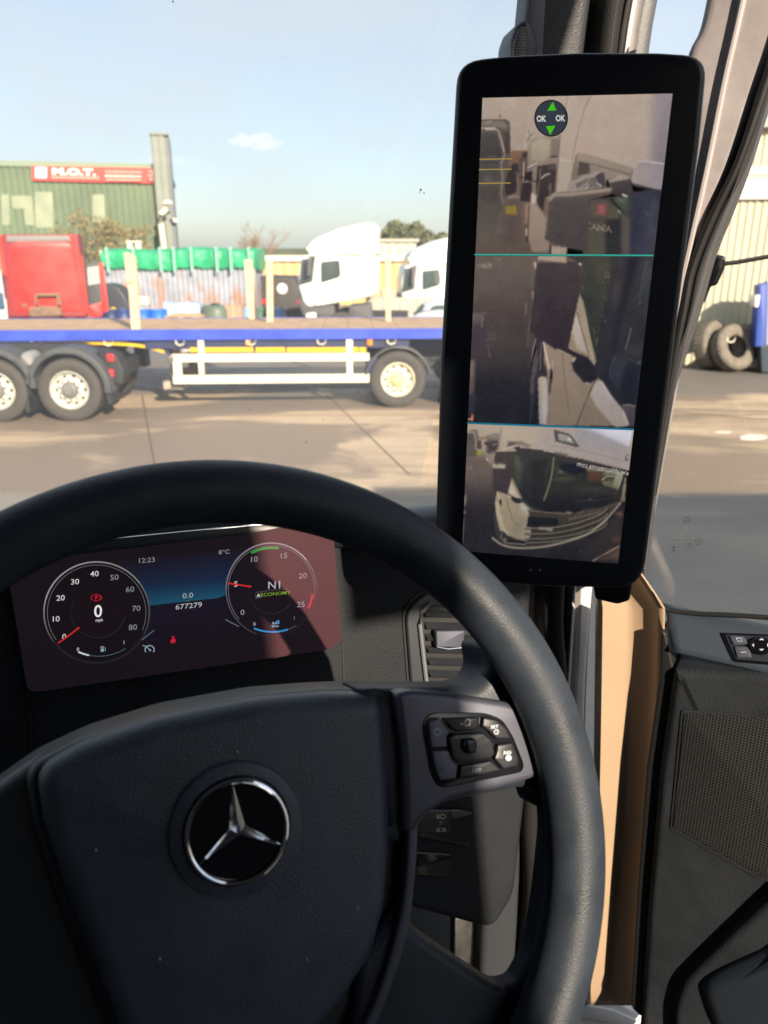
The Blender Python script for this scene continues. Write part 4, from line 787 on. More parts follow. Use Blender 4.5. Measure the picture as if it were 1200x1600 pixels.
p([(470, 90), (900, 100), (2200, 120), (2200, 620), (1200, 430), (800, 320), (540, 320), (430, 380), (450, 250)], (180, 163, 145), (168, 152, 138)); l_([(478, 85), (450, 330)], 8, (120, 106, 94)); p([(860, 90), (1200, 100), (1200, 340), (860, 330)], (166, 150, 142), (176, 166, 160), d='h', soft=6); p([(540, 235), (680, 240), (800, 280), (790, 310), (700, 300), (560, 300), (530, 310)], (120, 106, 94), (140, 124, 112), soft=1); p([(560, 255), (640, 262), (610, 285), (550, 300)], (84, 76, 70)); l_([(500, 330), (580, 300), (640, 285), (700, 300)], 16, (178, 162, 148)); p([(600, 320), (670, 290), (690, 320)], (66, 60, 60)); p([(710, 320), (780, 305), (810, 360), (780, 370), (720, 350)], (58, 52, 54), r=6); l_([(715, 322), (790, 308)], 14, (170, 154, 138))
p([(590, 350), (830, 330), (1100, 360), (1100, 960), (760, 960), (680, 860), (590, 630)], (52, 52, 52), (32, 35, 42)); p([(610, 360), (700, 360), (720, 560), (690, 800), (600, 640)], (74, 76, 62), (52, 58, 54), soft=3); p([(620, 400), (670, 400), (680, 540), (640, 560)], (96, 98, 80), soft=4, op=.6); p([(740, 380), (860, 360), (880, 520), (800, 900), (740, 860), (720, 600)], (58, 54, 54), (38, 40, 46), soft=3); p([(860, 400), (920, 380), (880, 800), (820, 930)], (34, 36, 44), soft=3); p([(890, 480), (950, 460), (930, 640), (880, 640)], (64, 72, 70), soft=3, op=.8); l_([(990, 460), (950, 600)], 14, (128, 134, 110), op=.7, soft=1.5)
p([(415, 350), (600, 345), (598, 520), (560, 560), (520, 480), (395, 470)], (72, 64, 62), (66, 60, 60), r=12); l_([(420, 347), (600, 342), (700, 340)], 12, (174, 158, 140)); p([(385, 520), (600, 520), (590, 640), (545, 805), (480, 800), (385, 770)], (66, 58, 60), (60, 52, 58), r=8); p([(380, 485), (515, 488), (515, 538), (380, 530)], (170, 156, 140), r=5); l_([(382, 530), (515, 540)], 6, (110, 98, 88)); l_([(425, 470), (424, 500)], 9, (70, 60, 58)); l_([(398, 370), (392, 460)], 7, (150, 134, 120), op=.8)
p([(588, 640), (640, 740), (700, 870), (640, 860), (545, 805)], (164, 146, 124), (176, 158, 140)); p([(580, 700), (600, 730), (630, 820), (560, 800)], (186, 170, 152), soft=1); l_([(590, 650), (690, 870)], 7, (96, 84, 74)); l_([(596, 640), (700, 860)], 5, (150, 146, 110))
p([(425, 780), (575, 830), (610, 890), (660, 915), (700, 905), (830, 1020), (862, 1070), (860, 1130), (790, 1290), (760, 1330), (560, 1270), (470, 1200), (430, 1060), (410, 900)], (158, 142, 118), (144, 132, 112), r=12); p([(640, 930), (700, 905), (830, 1020), (858, 1080), (760, 1320), (600, 1290), (640, 1180), (700, 1080)], (162, 150, 130), (140, 130, 114), soft=3); p([(660, 1080), (760, 1060), (700, 1280), (580, 1260), (600, 1180)], (122, 114, 98), soft=6, op=.8); p([(700, 910), (830, 1025), (850, 1075), (780, 1040), (680, 960)], (176, 168, 156), soft=1.5)
p([(405, 890), (440, 900), (470, 1050), (500, 1230), (460, 1220), (420, 1050)], (182, 168, 140), (160, 146, 124), soft=1); l_([(430, 800), (450, 860)], 10, (196, 182, 160)); p([(455, 870), (478, 880), (476, 950), (458, 920)], (38, 36, 38), soft=.6); l_([(530, 870), (560, 980), (600, 1100), (660, 1160)], 7, (104, 94, 78)); l_([(650, 915), (660, 970), (600, 1100)], 6, (120, 108, 92), op=.7); l_([(465, 1050), (500, 1180), (545, 1260)], 14, (186, 176, 150), soft=1); p([(565, 835), (600, 850), (680, 860), (700, 905), (640, 915), (600, 890)], (44, 40, 44), r=6); l_([(560, 840), (580, 850)], 12, (190, 172, 152))
p([(460, 1210), (540, 1260), (560, 1300), (740, 1330), (740, 1370), (560, 1350), (470, 1330)], (46, 44, 44), r=6); l_([(480, 1240), (470, 1290), (520, 1345), (740, 1365)], 8, (150, 142, 128), soft=.6); l_([(540, 1310), (600, 1325), (750, 1335)], 14, (30, 28, 30)); l_([(510, 1300), (530, 1320)], 14, (160, 150, 136), soft=1); l_([(400, 1050), (420, 1180), (450, 1310)], 12, (110, 96, 86), soft=1.5, op=.8)
Q.xf = (850, 655, .14385)
p([(0, 70), (980, 110), (960, 130), (920, 560), (400, 430), (100, 370), (0, 350)], (168, 154, 146), (158, 146, 140), soft=.6); p([(330, 80), (980, 100), (920, 300), (600, 170)], (184, 180, 190), soft=1); p([(500, 100), (960, 120), (925, 300), (700, 200)], (206, 206, 216), (196, 196, 210), soft=1); p([(330, 110), (500, 115), (920, 300), (930, 440), (640, 360), (400, 310)], (150, 148, 156), (154, 142, 138), soft=4); l_([(50, 290), (200, 300), (420, 340), (900, 460)], 5, (122, 110, 104)); 
p([(108, 115), (280, 160), (385, 300), (320, 295), (122, 240)], (84, 76, 74), r=6); p([(150, 150), (270, 180), (340, 270), (158, 228)], (158, 152, 148), (140, 134, 130), r=6); p([(250, 205), (280, 200), (310, 240), (260, 235)], (196, 192, 190), soft=.8); p([(885, 400), (925, 380), (915, 450), (880, 450)], (90, 84, 86)); p([(900, 405), (922, 398), (915, 430), (895, 432)], (170, 168, 170))
p([(-320, 300), (0, 352), (130, 380), (400, 430), (900, 555), (880, 620), (440, 520), (150, 480), (-250, 460)], (62, 58, 58), (50, 48, 50)); p([(120, 355), (270, 385), (270, 400), (125, 385)], (96, 86, 82))
p([(-130, 440), (60, 440), (440, 510), (880, 590), (850, 780), (830, 880), (600, 960), (330, 1010), (0, 1000), (-120, 900)], (46, 48, 46), (28, 30, 36)); p([(90, 480), (400, 560), (420, 680), (100, 700)], (60, 62, 54), (46, 48, 46), soft=3); p([(160, 500), (280, 480), (420, 500), (460, 570), (330, 610), (200, 560)], (30, 32, 42), r=14, soft=1); p([(470, 560), (640, 570), (640, 690), (470, 680)], (86, 62, 50), (72, 54, 46), soft=1.5); p([(460, 530), (640, 560), (620, 575), (470, 560)], (120, 110, 90), soft=.8)
p([(640, 570), (860, 580), (800, 760), (640, 720)], (128, 130, 104), (104, 106, 82), soft=1.2); p([(640, 600), (780, 610), (740, 700), (650, 690)], (74, 70, 54), r=10, soft=1.2); l_([(630, 660), (680, 620), (770, 620)], 8, (176, 182, 160)); l_([(640, 690), (730, 680)], 6, (150, 156, 134)); p([(790, 590), (860, 590), (810, 760), (740, 740)], (146, 148, 124), (124, 124, 102), soft=1); l_([(795, 765), (830, 690), (850, 620)], 7, (176, 178, 160))
l_([(70, 640), (330, 640)], 5, (124, 120, 96), op=.7, soft=.8); l_([(80, 660), (150, 664)], 6, (120, 118, 90), soft=.8); l_([(160, 570), (200, 575)], 12, (146, 122, 98), soft=1); [l_([(170+k*24, 640), (172+k*24, 690)], 6, (110, 108, 90), op=.6, soft=.8) for k in range(6)]; p([(0, 690), (840, 760), (800, 860), (0, 860)], (62, 60, 52), (40, 40, 44), soft=5, op=.7); l_([(400, 740), (560, 760), (800, 800)], 24, (92, 84, 70), soft=3, op=.7); l_([(495, 860), (510, 880)], 8, (120, 116, 104)); l_([(350, 890), (600, 880), (820, 840)], 6, (78, 74, 70), op=.8)
l_([(105, 420), (85, 600), (50, 740), (0, 880)], 15, (134, 124, 98), soft=.7); l_([(60, 460), (20, 620)], 10, (84, 92, 84), soft=1.2, op=.7)
p([(880, 620), (895, 640), (880, 900), (830, 900), (850, 760)], (140, 134, 108), (118, 104, 84), soft=1); p([(840, 900), (860, 880), (850, 1000), (830, 1200), (820, 1500), (780, 1530)], (52, 42, 42), soft=2)
p([(-170, 980), (0, 1000), (330, 1020), (620, 960), (830, 890), (760, 1000), (620, 1170), (440, 1290), (160, 1380), (-200, 1400), (-140, 1240)], (66, 60, 54), (48, 44, 42)); p([(-170, 1050), (150, 1080), (160, 1160), (-190, 1170)], (30, 31, 37), r=14, soft=.8); l_([(-180, 990), (20, 1012), (240, 1030)], 13, (104, 94, 84)); p([(240, 1000), (310, 1010), (280, 1030), (230, 1020)], (120, 110, 104), soft=.8); l_([(350, 1030), (430, 1000)], 10, (120, 110, 100), soft=.8); l_([(420, 990), (620, 980), (700, 940), (820, 900)], 12, (104, 90, 78), soft=1.5)
for k in range(7):
    x = 270+k*52; y = 1098-k*12; l_([(x, y), (x+22, y-28), (x+40, y-14)], 8, (150, 142, 130) if k < 5 else (170, 118, 104), soft=.6, op=.8)
for a, b, c_, wd_, cc in ((1190, 1185, 1100, 11, (140, 130, 112)), (1248, 1246, 1160, 12, (128, 118, 104)), (1305, 1298, 1220, 13, (116, 110, 100)), (1350, 1335, 1260, 16, (104, 98, 90))):
    l_(spline([(-200, a), (60, b), (300, (b+c_)/2+6), (480, c_-4), (620, c_-60), (700, c_-120)], 6), wd_+5, (30, 28, 30)); l_(spline([(-200, a-4), (60, b-4), (300, (b+c_)/2), (480, c_-12), (620, c_-70), (690, c_-130)], 6), wd_, cc)
l_(spline([(-560, 1290), (-440, 1370), (-250, 1400), (0, 1384), (200, 1340), (420, 1270), (560, 1190), (700, 1060), (790, 960), (830, 910)], 6), 20, (152, 142, 126), soft=.7); l_(spline([(-450, 1350), (-250, 1385), (0, 1368), (200, 1322), (420, 1252)], 6), 7, (80, 74, 70)); p([(-60, 1170), (100, 1185), (90, 1215), (-60, 1200)], (128, 122, 112)); 
p([(640, 1230), (830, 950), (820, 1380), (560, 1540), (400, 1480)], (62, 54, 50), (48, 42, 42), soft=5, op=.8); p([(760, 1010), (850, 1010), (850, 1060), (790, 1040)], (104, 74, 64), soft=1.5); p([(730, 1290), (830, 1290), (820, 1330), (740, 1320)], (88, 68, 60), soft=2)
l_([(530, 1540), (600, 1500), (660, 1470)], 13, (170, 140, 124), soft=.8); l_([(660, 1470), (740, 1420), (810, 1385)], 16, (164, 138, 112), soft=.8); p([(600, 1530), (820, 1400), (810, 1540)], (92, 74, 62), (70, 58, 54), soft=1.5); l_([(590, 1510), (680, 1470)], 7, (34, 28, 30)); l_([(395, 1430), (405, 1445)], 12, (84, 78, 78), soft=1)
Q.text('www.abbassautos.com', 672, 540, 60, (206, 196, 186), -10.5, .84, flip=True, bold=.015, op=.9, soft=.4)
Q.build('screen_picture', MP, .0005, pic_mat('monitor_picture', (.014, .014, .016), .28, .96, .25, .05), mon)
P_ = Pic(MP, .0008, step=.000035, xf=(680, 60, .36667)); p = P_.poly
for y in (514, 558, 617): P_.line([(188-(y-514)*.03, y+1), (328-(y-514)*.06, y-1)], 4.0, (178, 150, 62))
P_.ell(494, 340, 72, 79, (16, 20, 26)); P_.ell(494, 340, 67, 74, (52, 59, 68)); p([(501, 270), (516, 307), (478, 308)], (72, 190, 30)); p([(472, 374), (512, 372), (490, 412)], (72, 190, 30))
P_.text('OK', 453, 342, 27, (214, 212, 206), 0, .74, bold=.03); P_.text('OK', 534, 340, 27, (214, 212, 206), 0, .74, bold=.03)
P_.xf = (0, 0, 1)
P_.line([(741.5, 398.2), (1021, 399.2)], 3.4, (34, 96, 92)); P_.line([(741.5, 397.8), (1021, 399)], 1.8, (60, 176, 160)); P_.line([(730, 661), (989.5, 671)], 2.8, (20, 112, 142))
P_.build('screen_overlay', pic_mat('overlay_picture', (.014, .014, .016), .28, .95, .25), mon)

# ---- open driver's door
DY = -29
DPl = Plane(atz(1040, 980, .95), DY, 0)
door = thing('truck_door', DPl.P(0, -.6, 0), 'open driver door with black grained door card, beige painted edge and a clear window', 'truck door')
def dslab(name, pts, w0, w1, bev, material, par=door, r=8, seg=5, pl=None):
    pl = pl or DPl
    return MB().slab(pl, pxs(pl, rnd(pts, r), w1), w0, w1, bev, seg).build(name, material, par, smooth=50)
# window frame: painted metal with rubber
FR = [(-250, 1305, 1218, 1420), (-60, 1185, 1120, 0), ]
def lean(name, L_, R_, w0, w1, bev, material):
    pts = spline(L_, 5) + spline(R_, 5)[::-1]
    return MB().slab(DPl, pxs(DPl, pts, w1), w0, w1, bev, 4).build(name, material, door, smooth=50)
lean('window_frame', [(1112, -60), (1092, 40), (1068, 100), (1030, 300), (985, 560), (960, 800), (930, 930)], [(1260, -60), (1232, 40), (1192, 130), (1150, 250), (1086, 420), (1062, 540), (1022, 760), (992, 930)], -.05, -.004, .012, M['grime'])
lean('frame_lip', [(1168, -60), (1146, 40), (1126, 130), (1100, 260), (1070, 400), (1040, 560), (1010, 760), (985, 930)], [(1178, -60), (1156, 40), (1135, 130), (1109, 260), (1078, 400), (1046, 560), (1016, 760), (992, 930)], -.02, .003, .004, mat('frame_lip_paint', (.38, .35, .36), .3, coat=.3))
lean('glass_seal', [(1245, -60), (1215, 40), (1186, 130), (1147, 250), (1104, 340), (1073, 420), (1062, 480), (1040, 600), (1012, 760), (985, 930)], [(1262, -60), (1232, 40), (1204, 130), (1162, 250), (1120, 340), (1088, 420), (1075, 480), (1050, 600), (1022, 760), (995, 930)], -.03, .004, .005, M['rubber'])
lean('seal_lip', [(1256, -60), (1226, 40), (1200, 120), (1161, 250), (1118, 340), (1087, 420), (1074, 480), (1042, 620), (1020, 740), (994, 905)], [(1266, -60), (1240, 40), (1212, 120), (1172, 250), (1142, 330), (1114, 400), (1087, 496), (1045, 628), (1025, 740), (1004, 905)], -.03, .000, .006, mat('seal_lip_grey', (.055, .055, .06), .5))
# pane
pane = MB().slab(DPl, pxs(DPl, rnd([(1240, -60), (1160, 250, 2), (1080, 470), (1000, 880, 40), (1012, 945, 30), (1050, 962, 10), (1420, 1010), (1700, 1030), (1700, -60)], 8), -.015), -.018, -.014).build('window_pane', GLASS, door, smooth=None)
P_ = Pic(DPl.off(0), -.0135, xf=(980, 380, .3873)); g_ = (52, 54, 54)
P_.arc(240, 1116, 14, 12, 0, 360, 2.2, g_)
for a in (90, 210, 330): P_.line([(240, 1116), (240+13*math.cos(R(a)), 1116-11*math.sin(R(a)))], 2, g_)
P_.ell(236, 1149, 8, 7, (96, 98, 98)); P_.line([(214, 1182), (262, 1182)], 3.5, (84, 86, 86)); P_.line([(190, 1198), (222, 1198)], 5, (80, 82, 82)); P_.line([(230, 1198), (262, 1198)], 5, (80, 82, 82)); P_.arc(286, 1204, 14, 12, 0, 360, 2, g_); P_.line([(281, 1204), (291, 1204)], 3, g_)
P_.line([(186, 1218), (234, 1218)], 3.5, (84, 86, 86)); P_.arc(252, 1219, 11, 8, 0, 360, 2, g_); P_.line([(246, 1219), (258, 1219)], 3, g_)
P_.poly([(180, 1225), (196, 1225), (188, 1234)], g_); P_.poly([(180, 1243), (196, 1243), (188, 1234)], g_); P_.line([(158, 1252), (214, 1254)], 3, (84, 86, 86))
P_.build('glass_marking', PRINT, pane)
# inner ledge and card
u0 = DPl.hit(1050, 1050, .035)[0]; u9 = DPl.hit(1500, 1060, .035)[0]
vb = DPl.hit(1120, 966, 0)[1]; vf_ = DPl.hit(1120, 1050, .04)[1]
def card_rows(prof, ua, ub, n=24, skew=0):
    return [[DPl.P(ua+(ub-ua)*k/n+skew*(1-k/n)*(w_/.04), v, w_) for k in range(n+1)] for w_, v in prof]
prof = [(-.02, vb-.004), (-.008, vb), (0, vb), (.010, vb-(vb-vf_)*.25), (.026, vb-(vb-vf_)*.62), (.034, vf_+.010)]
ul = DPl.hit(1036, 980, 0)[0]
MB().grid(card_rows(prof, ul, u9, 24, u0-ul)).build('card_ledge', M['card_top'], door, smooth=60, solid=.003)
face_px = rnd([(1052, 1047, 6), (1300, 1058), (1400, 1060), (1400, 1750), (985, 1750), (1000, 1585, 16), (1012, 1400), (1030, 1200)], 8)
MB().slab(DPl, pxs(DPl, face_px, .04), -.02, .04, .012, 6).build('door_card', M['card'], door, smooth=60)
dslab('card_edge', [(1033, 985, 4), (1040, 990, 4), (1054, 1052), (1034, 1200), (1014, 1400), (1002, 1590), (985, 1575, 10), (995, 1400), (1010, 1200), (1030, 1060)], -.03, .028, .003, M['rubber'], r=4)
gp = [(1069, 1114, 5), (1300, 1130, 5), (1300, 1400), (1187, 1368, 4), (1051, 1292, 4)]
GR = mesh_holes('speaker_mesh', .0036, .34, (.026, .027, .029), (.002, .002, .002), .5, 1.0)
MB().slab(DPl, pxs(DPl, rnd(gp, 5), .0425), .038, .0425, .001, 3).build('speaker_grille', GR, door, uvf=lambda p: ((p-DPl.O).dot(DPl.U), (p-DPl.O).dot(DPl.V)))
dslab('grille_rim', [(1064, 1109, 6), (1304, 1125, 6), (1304, 1407), (1186, 1375, 4), (1046, 1296, 4)], .036, .0413, .001, M['card'])
dslab('door_pocket', [(1052, 1760), (1050, 1580), (1062, 1535, 20), (1105, 1492, 20), (1200, 1402), (1320, 1290), (1450, 1290), (1450, 1760)], .02, .055, .012, M['card'], r=14)
dslab('pocket_bulge', [(1088, 1540, 20), (1120, 1520, 20), (1300, 1440), (1300, 1760), (1180, 1700), (1110, 1610, 30)], .035, .066, .02, M['dash_smooth'], r=20)
# switches on the ledge
LO = DPl.P(DPl.hit(1185, 1010, .035)[0], 0, 0)
LPn = Plane(atz(1165, 1010, .86), DY, 0)
ax = (DPl.N*.04 - Vector((0, 0, 1))*(vb-vf_)).normalized()          # down the slope of the ledge
LPn.V = -ax; LPn.N = DPl.U.cross(LPn.V).normalized(); LPn.U = DPl.U
c0 = DPl.P(0, vb-(vb-vf_)*.43, .0187); LPn.O = c0
def lslab(name, pts, w0, w1, bev, material, par, r=4):
    return MB().slab(LPn, pxs(LPn, rnd(pts, r), w1), w0, w1, bev, 4).build(name, material, par, smooth=50)
sp_ = lslab('window_switch_panel', [(1126, 988), (1145, 1034), (1290, 1046), (1290, 994)], -.004, .003, .001, M['gloss'], door)
lslab('switch_plate', [(1132, 991), (1149, 1030), (1290, 1042), (1290, 998)], .000, .0042, .001, M['dash_smooth'], sp_)
lslab('window_key', [(1139, 993), (1162, 994), (1170, 1007), (1146, 1007)], .002, .0065, .0012, M['pod'], sp_, 2); lslab('window_key', [(1147, 1010), (1171, 1010), (1174, 1027), (1152, 1027)], .002, .0065, .0012, M['pod'], sp_, 2)
lslab('mirror_knob', [(1190+20*math.cos(k*.3927), 1008+14*math.sin(k*.3927)) for k in range(16)], .002, .010, .003, M['gloss'], sp_, 0)
P_ = Pic(LPn, .0072); g_ = (170, 178, 190)
P_.line([(1150, 997), (1158, 997), (1160, 1002), (1153, 1002), (1150, 997)], .8, g_); P_.line([(1157, 1019), (1166, 1019)], .8, g_)
P_.build('key_symbols', PRINT, sp_)
P_ = Pic(LPn, .0102); P_.poly([(1186, 1000), (1190, 997), (1194, 1000)], g_); P_.poly([(1186, 1014), (1190, 1017), (1194, 1014)], g_); P_.poly([(1178, 1005), (1175, 1008), (1178, 1011)], g_); P_.poly([(1199, 1005), (1203, 1008), (1199, 1011)], g_)
P_.build('knob_symbols', PRINT, sp_)
# beige inner edge of the door: a curved pressing from the card to the hinge side
rows = []
for y in (880, 893, 905, 925, 950, 985, 1050, 1150, 1250, 1350, 1450, 1520, 1550, 1562, 1570):
    t = (y-925)/650; bot = max(0, (y-1540)/30)
    xl = 932-8*t-26*max(0, t-.55)+bot*4; xr = 1038-8*t-46*max(0, t-.25)*1.0
    if y < 950: xl = 930; xr = 1008+(y-905)*.7
    row = []
    for s_, dz in ((0, .92), (.04, .882), (.10, .868), (.22, .870), (.36, .872), (.42, .873), (.48, .874), (.56, .872), (.66, .868), (.78, .862), (.90, .852), (1, .838)):
        row.append(at(xl+(xr-xl)*s_, y, dz+bot*.02))
    rows.append(row)
MB().grid(rows).build('door_shell_edge', M['beige'], door, smooth=70, solid=.002)
m = MB(); e = [DPl.P(*DPl.hit(x, y, .002), .002) for x, y in spline([(1003, 890), (1004, 918), (1014, 938), (1038, 951), (1080, 958), (1140, 961), (1200, 965), (1300, 975), (1420, 985)], 5)]
m.tube(e, .0032, 8); m.build('sill_seal', M['rubber'], door)
m = MB().slab(FP, pxs(FP, [(900, 1545), (940, 1552), (1010, 1590), (1030, 1640), (880, 1640)], .1), .08, .1, .004, 3); m.slab(FP, pxs(FP, [(900, 1568), (960, 1580), (1005, 1600), (1005, 1606), (900, 1590)], .105), .1, .104, .001, 2)
m.build('door_step', M['white'], cab)
# mirror camera arm seen through the pane
m = MB(); AP = Plane(at(1115, 435, 1.45), -10, 0)
m.slab(AP, pxs(AP, rnd([(1112, 396, 4), (1134, 400, 5), (1134, 418), (1122, 445), (1112, 448), (1102, 474, 4), (1090, 474, 4), (1098, 440)], 3)), -.05, 0, .006, 4)
m.build('mirror_camera_mount', M['gloss'], door)
m = MB().tube([AP.P(*AP.hit(x, y, -.02), -.02) for x, y in ((1132, 412), (1150, 410), (1200, 401), (1300, 390))], .004, 8); m.build('mount_cable', M['rubber'], door)

# ================================================================= THE YARD
def W(px, Y): return (px-600)/1200*(Y*CA+1.2*SA)       # world X of a pixel column for something about 1 m tall at distance Y
# ---- ground: one sheet of damp, tyre-marked concrete
gm = bpy.data.materials.new('yard_concrete'); gm.use_nodes = True; t = gm.node_tree; b = t.nodes['Principled BSDF']; l = t.links.new
tcg = t.nodes.new('ShaderNodeTexCoord')
def nod(kind, **k):
    n = t.nodes.new(kind)
    for a, v in k.items(): setattr(n, a, v)
    return n
def noise(scale, det=6, rough=.6, sc=(1, 1, 1), rot=0, dist=0):
    mp_ = nod('ShaderNodeMapping'); mp_.inputs['Scale'].default_value = sc; mp_.inputs['Rotation'].default_value = (0, 0, R(rot)); l(tcg.outputs['Object'], mp_.inputs['Vector'])
    n = nod('ShaderNodeTexNoise'); n.inputs['Scale'].default_value = scale; n.inputs['Detail'].default_value = det; n.inputs['Roughness'].default_value = rough; n.inputs['Distortion'].default_value = dist
    l(mp_.outputs[0], n.inputs['Vector']); return n.outputs['Fac']
def rng(src, a, b_, c=0, d=1):
    r = nod('ShaderNodeMapRange'); r.inputs['From Min'].default_value = a; r.inputs['From Max'].default_value = b_; r.inputs['To Min'].default_value = c; r.inputs['To Max'].default_value = d
    l(src, r.inputs['Value']); return r.outputs[0]
def mixc(fac, A, B):
    m_ = nod('ShaderNodeMix', data_type='RGBA'); l(fac, m_.inputs['Factor'])
    for nm, v in (('A', A), ('B', B)):
        if isinstance(v, tuple): m_.inputs[nm].default_value = (*v, 1)
        else: l(v, m_.inputs[nm])
    return m_.outputs['Result']
base = mixc(rng(noise(.9, 8, .65), .3, .7), (.44, .34, .235), (.58, .46, .33))
marks = rng(noise(1.0, 7, .7, (.22, 2.6, 1), -12, .4), .50, .62)
c1 = mixc(marks, base, (.35, .27, .19))
damp = rng(noise(.20, 5, .6, (.8, 1.5, 1), 8, .6), .46, .51)
c2 = mixc(damp, c1, (.25, .195, .15))
sep = nod('ShaderNodeSeparateXYZ'); l(tcg.outputs['Object'], sep.inputs[0])
fine = rng(noise(30, 5, .7), .3, .7, .82, 1.12)
# asphalt road beyond the slab edge: world y over about 15 m, wavering
wv = nod('ShaderNodeMath', operation='ADD'); l(sep.outputs[1], wv.inputs[0]); l(rng(noise(.3, 3), 0, 1, -1.2, 1.2), wv.inputs[1])
c3 = mixc(rng(wv.outputs[0], 14.0, 14.6), c2, (.185, .165, .15))
# ground mixed to an even grey on our side of a wavering edge
wv2 = nod('ShaderNodeMath', operation='ADD'); l(sep.outputs[1], wv2.inputs[0]); l(rng(noise(.5, 3), 0, 1, -.5, .5), wv2.inputs[1])
c4 = mixc(rng(wv2.outputs[0], 8.1, 7.9), c3, (.28, .245, .215))
vm = nod('ShaderNodeVectorMath', operation='SCALE'); l(c4, vm.inputs[0]); l(fine, vm.inputs['Scale']); l(vm.outputs[0], b.inputs['Base Color'])
l(rng(damp, 0, 1, .85, .5), b.inputs['Roughness']); b.inputs['Specular IOR Level'].default_value = .35
bp = nod('ShaderNodeBump'); bp.inputs['Distance'].default_value = .012; l(noise(22, 6, .7), bp.inputs['Height']); l(bp.outputs[0], b.inputs['Normal'])
g = MB().add([(-700, -60, 0), (700, -60, 0), (700, 1400, 0), (-700, 1400, 0)], [(0, 1, 2, 3)]).build('ground', gm, None, smooth=None); tag(g, kind='structure')
m = MB()
def joint(a, b_, wd):
    a = ground(*a); b_ = ground(*b_); a.z = b_.z = .004; d = (b_-a).normalized(); q = Vector((-d.y, d.x, 0))*wd/2
    m.add([a+q, a-q, b_-q, b_+q], [(0, 1, 2, 3)])
joint((222, 618), (243, 735), .028); joint((505, 612), (640, 742), .022); joint((-120, 640), (700, 596), .03); joint((1020, 640), (1330, 668), .04)
j = m.build('slab_joints', mat('joint_tar', (.14, .11, .085), .9), None, smooth=None); tag(j, kind='structure')
# puddle on the right: its whitish reflection painted as flat pale patches
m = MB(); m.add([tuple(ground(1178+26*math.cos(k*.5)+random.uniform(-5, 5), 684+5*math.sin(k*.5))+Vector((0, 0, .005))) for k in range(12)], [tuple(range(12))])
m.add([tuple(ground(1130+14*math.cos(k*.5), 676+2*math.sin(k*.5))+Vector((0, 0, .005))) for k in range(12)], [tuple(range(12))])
tag(m.build('puddle_glare', mat('puddle_glare_paint', (.72, .69, .62), .8, var=(20, .2)), None, smooth=None), kind='structure')

E_ = {
 'tyre': mat('tyre_rubber', (.055, .05, .045), .8, bump=(60, .004), var=(12, .25)),
 'dusty_tyre': mat('dusty_tyre_rubber', (.17, .15, .125), .9, bump=(60, .006), var=(8, .3)),
 'rimw': mat('wheel_disc_paint', (.55, .55, .50), .5, var=(14, .2)),
 'hubg': mat('hub_grey', (.16, .16, .155), .5, var=(20, .3)),
 'yellowhub': mat('hub_yellow', (.62, .66, .28), .5, var=(20, .2)),
 'blue': mat('trailer_blue', (.035, .075, .50), .45, var=(3, .18)),
 'navy': mat('chassis_navy', (.02, .028, .085), .55, var=(5, .3)),
 'wood': mat('deck_timber', (.44, .30, .19), .8, var=(4, .25), bump=(30, .004)),
 'post': mat('pale_timber', (.56, .46, .32), .8, var=(6, .15), bump=(50, .003)),
 'cream': mat('side_guard_cream', (.70, .68, .55), .5, var=(5, .1)),
 'black': mat('chassis_black', (.022, .022, .024), .6, var=(8, .3)),
 'fender': mat('mudguard_plastic', (.06, .065, .07), .5, var=(6, .25)),
 'yel': mat('reflective_yellow', (.75, .46, .02), .4),
 'amber': mat('amber_lens', (.85, .25, .01), .3), 'redl': mat('red_lens', (.65, .03, .03), .3),
 'glass': mat('dark_vehicle_glass', (.05, .075, .075), .08, spec=.9),
 'tw': mat('white_truck_paint', (.80, .79, .75), .3, spec=.5, coat=.3, var=(2, .04)),
 'plas': mat('grey_bumper_plastic', (.09, .09, .095), .55),
}
def wheel_parts(par, c, ax, r=.49, wd=.28, disc='rimw', hub='hubg', tyre='tyre', near=False):
    """tyre, disc and hub as lathed meshes; c = centre of the outer face, ax = outward axis"""
    ax = Vector(ax).normalized(); up = Vector((0, 0, 1)); sx = ax.cross(up).normalized(); c = Vector(c)
    F = lambda x, y, h: c + sx*x + up*y + ax*h
    ty = MB().lathe(F, [(r*.60, -wd), (r*.92, -wd), (r, -wd*.86), (r, -wd*.14), (r*.975, -.02), (r*.90, 0), (r*.80, .006), (r*.66, -.004), (r*.60, -.025), (r*.60, -wd)], 48).build('tyre', E_[tyre], par, smooth=40)
    m = MB().lathe(F, [(r*.61, -.012), (r*.585, .0), (r*.56, -.02), (r*.53, -.075), (r*.46, -.10), (r*.38, -.055), (r*.30, -.045), (r*.001, -.045)], 40)
    di = m.build('wheel_disc', E_[disc], par, smooth=30)
    m = MB()
    for k in range(10):
        a = 2*math.pi*k/10; q = Vector((r*.43*math.cos(a), r*.43*math.sin(a)))
        m.lathe(lambda x, y, h: F(q.x+x, q.y+y, h), [(r*.055, -.088), (r*.05, -.072), (.0001, -.074)], 12)
    if near: m.each('vent_hole', E_['black'], di)
    m = MB().lathe(F, [(r*.27, -.045), (r*.26, -.02), (r*.22, .01), (r*.15, .02), (r*.14, .05), (.001, .055)], 28); m.build('hub', E_[hub], par, smooth=30)
    m = MB()
    for k in range(10):
        a = 2*math.pi*k/10+.3; q = Vector((r*.325*math.cos(a), r*.325*math.sin(a)))
        m.lathe(lambda x, y, h: F(q.x+x, q.y+y, h), [(.016, -.05), (.016, -.02), (.001, -.018)], 6)
    if near: m.each('wheel_nut', E_['hubg'], di, smooth=None)
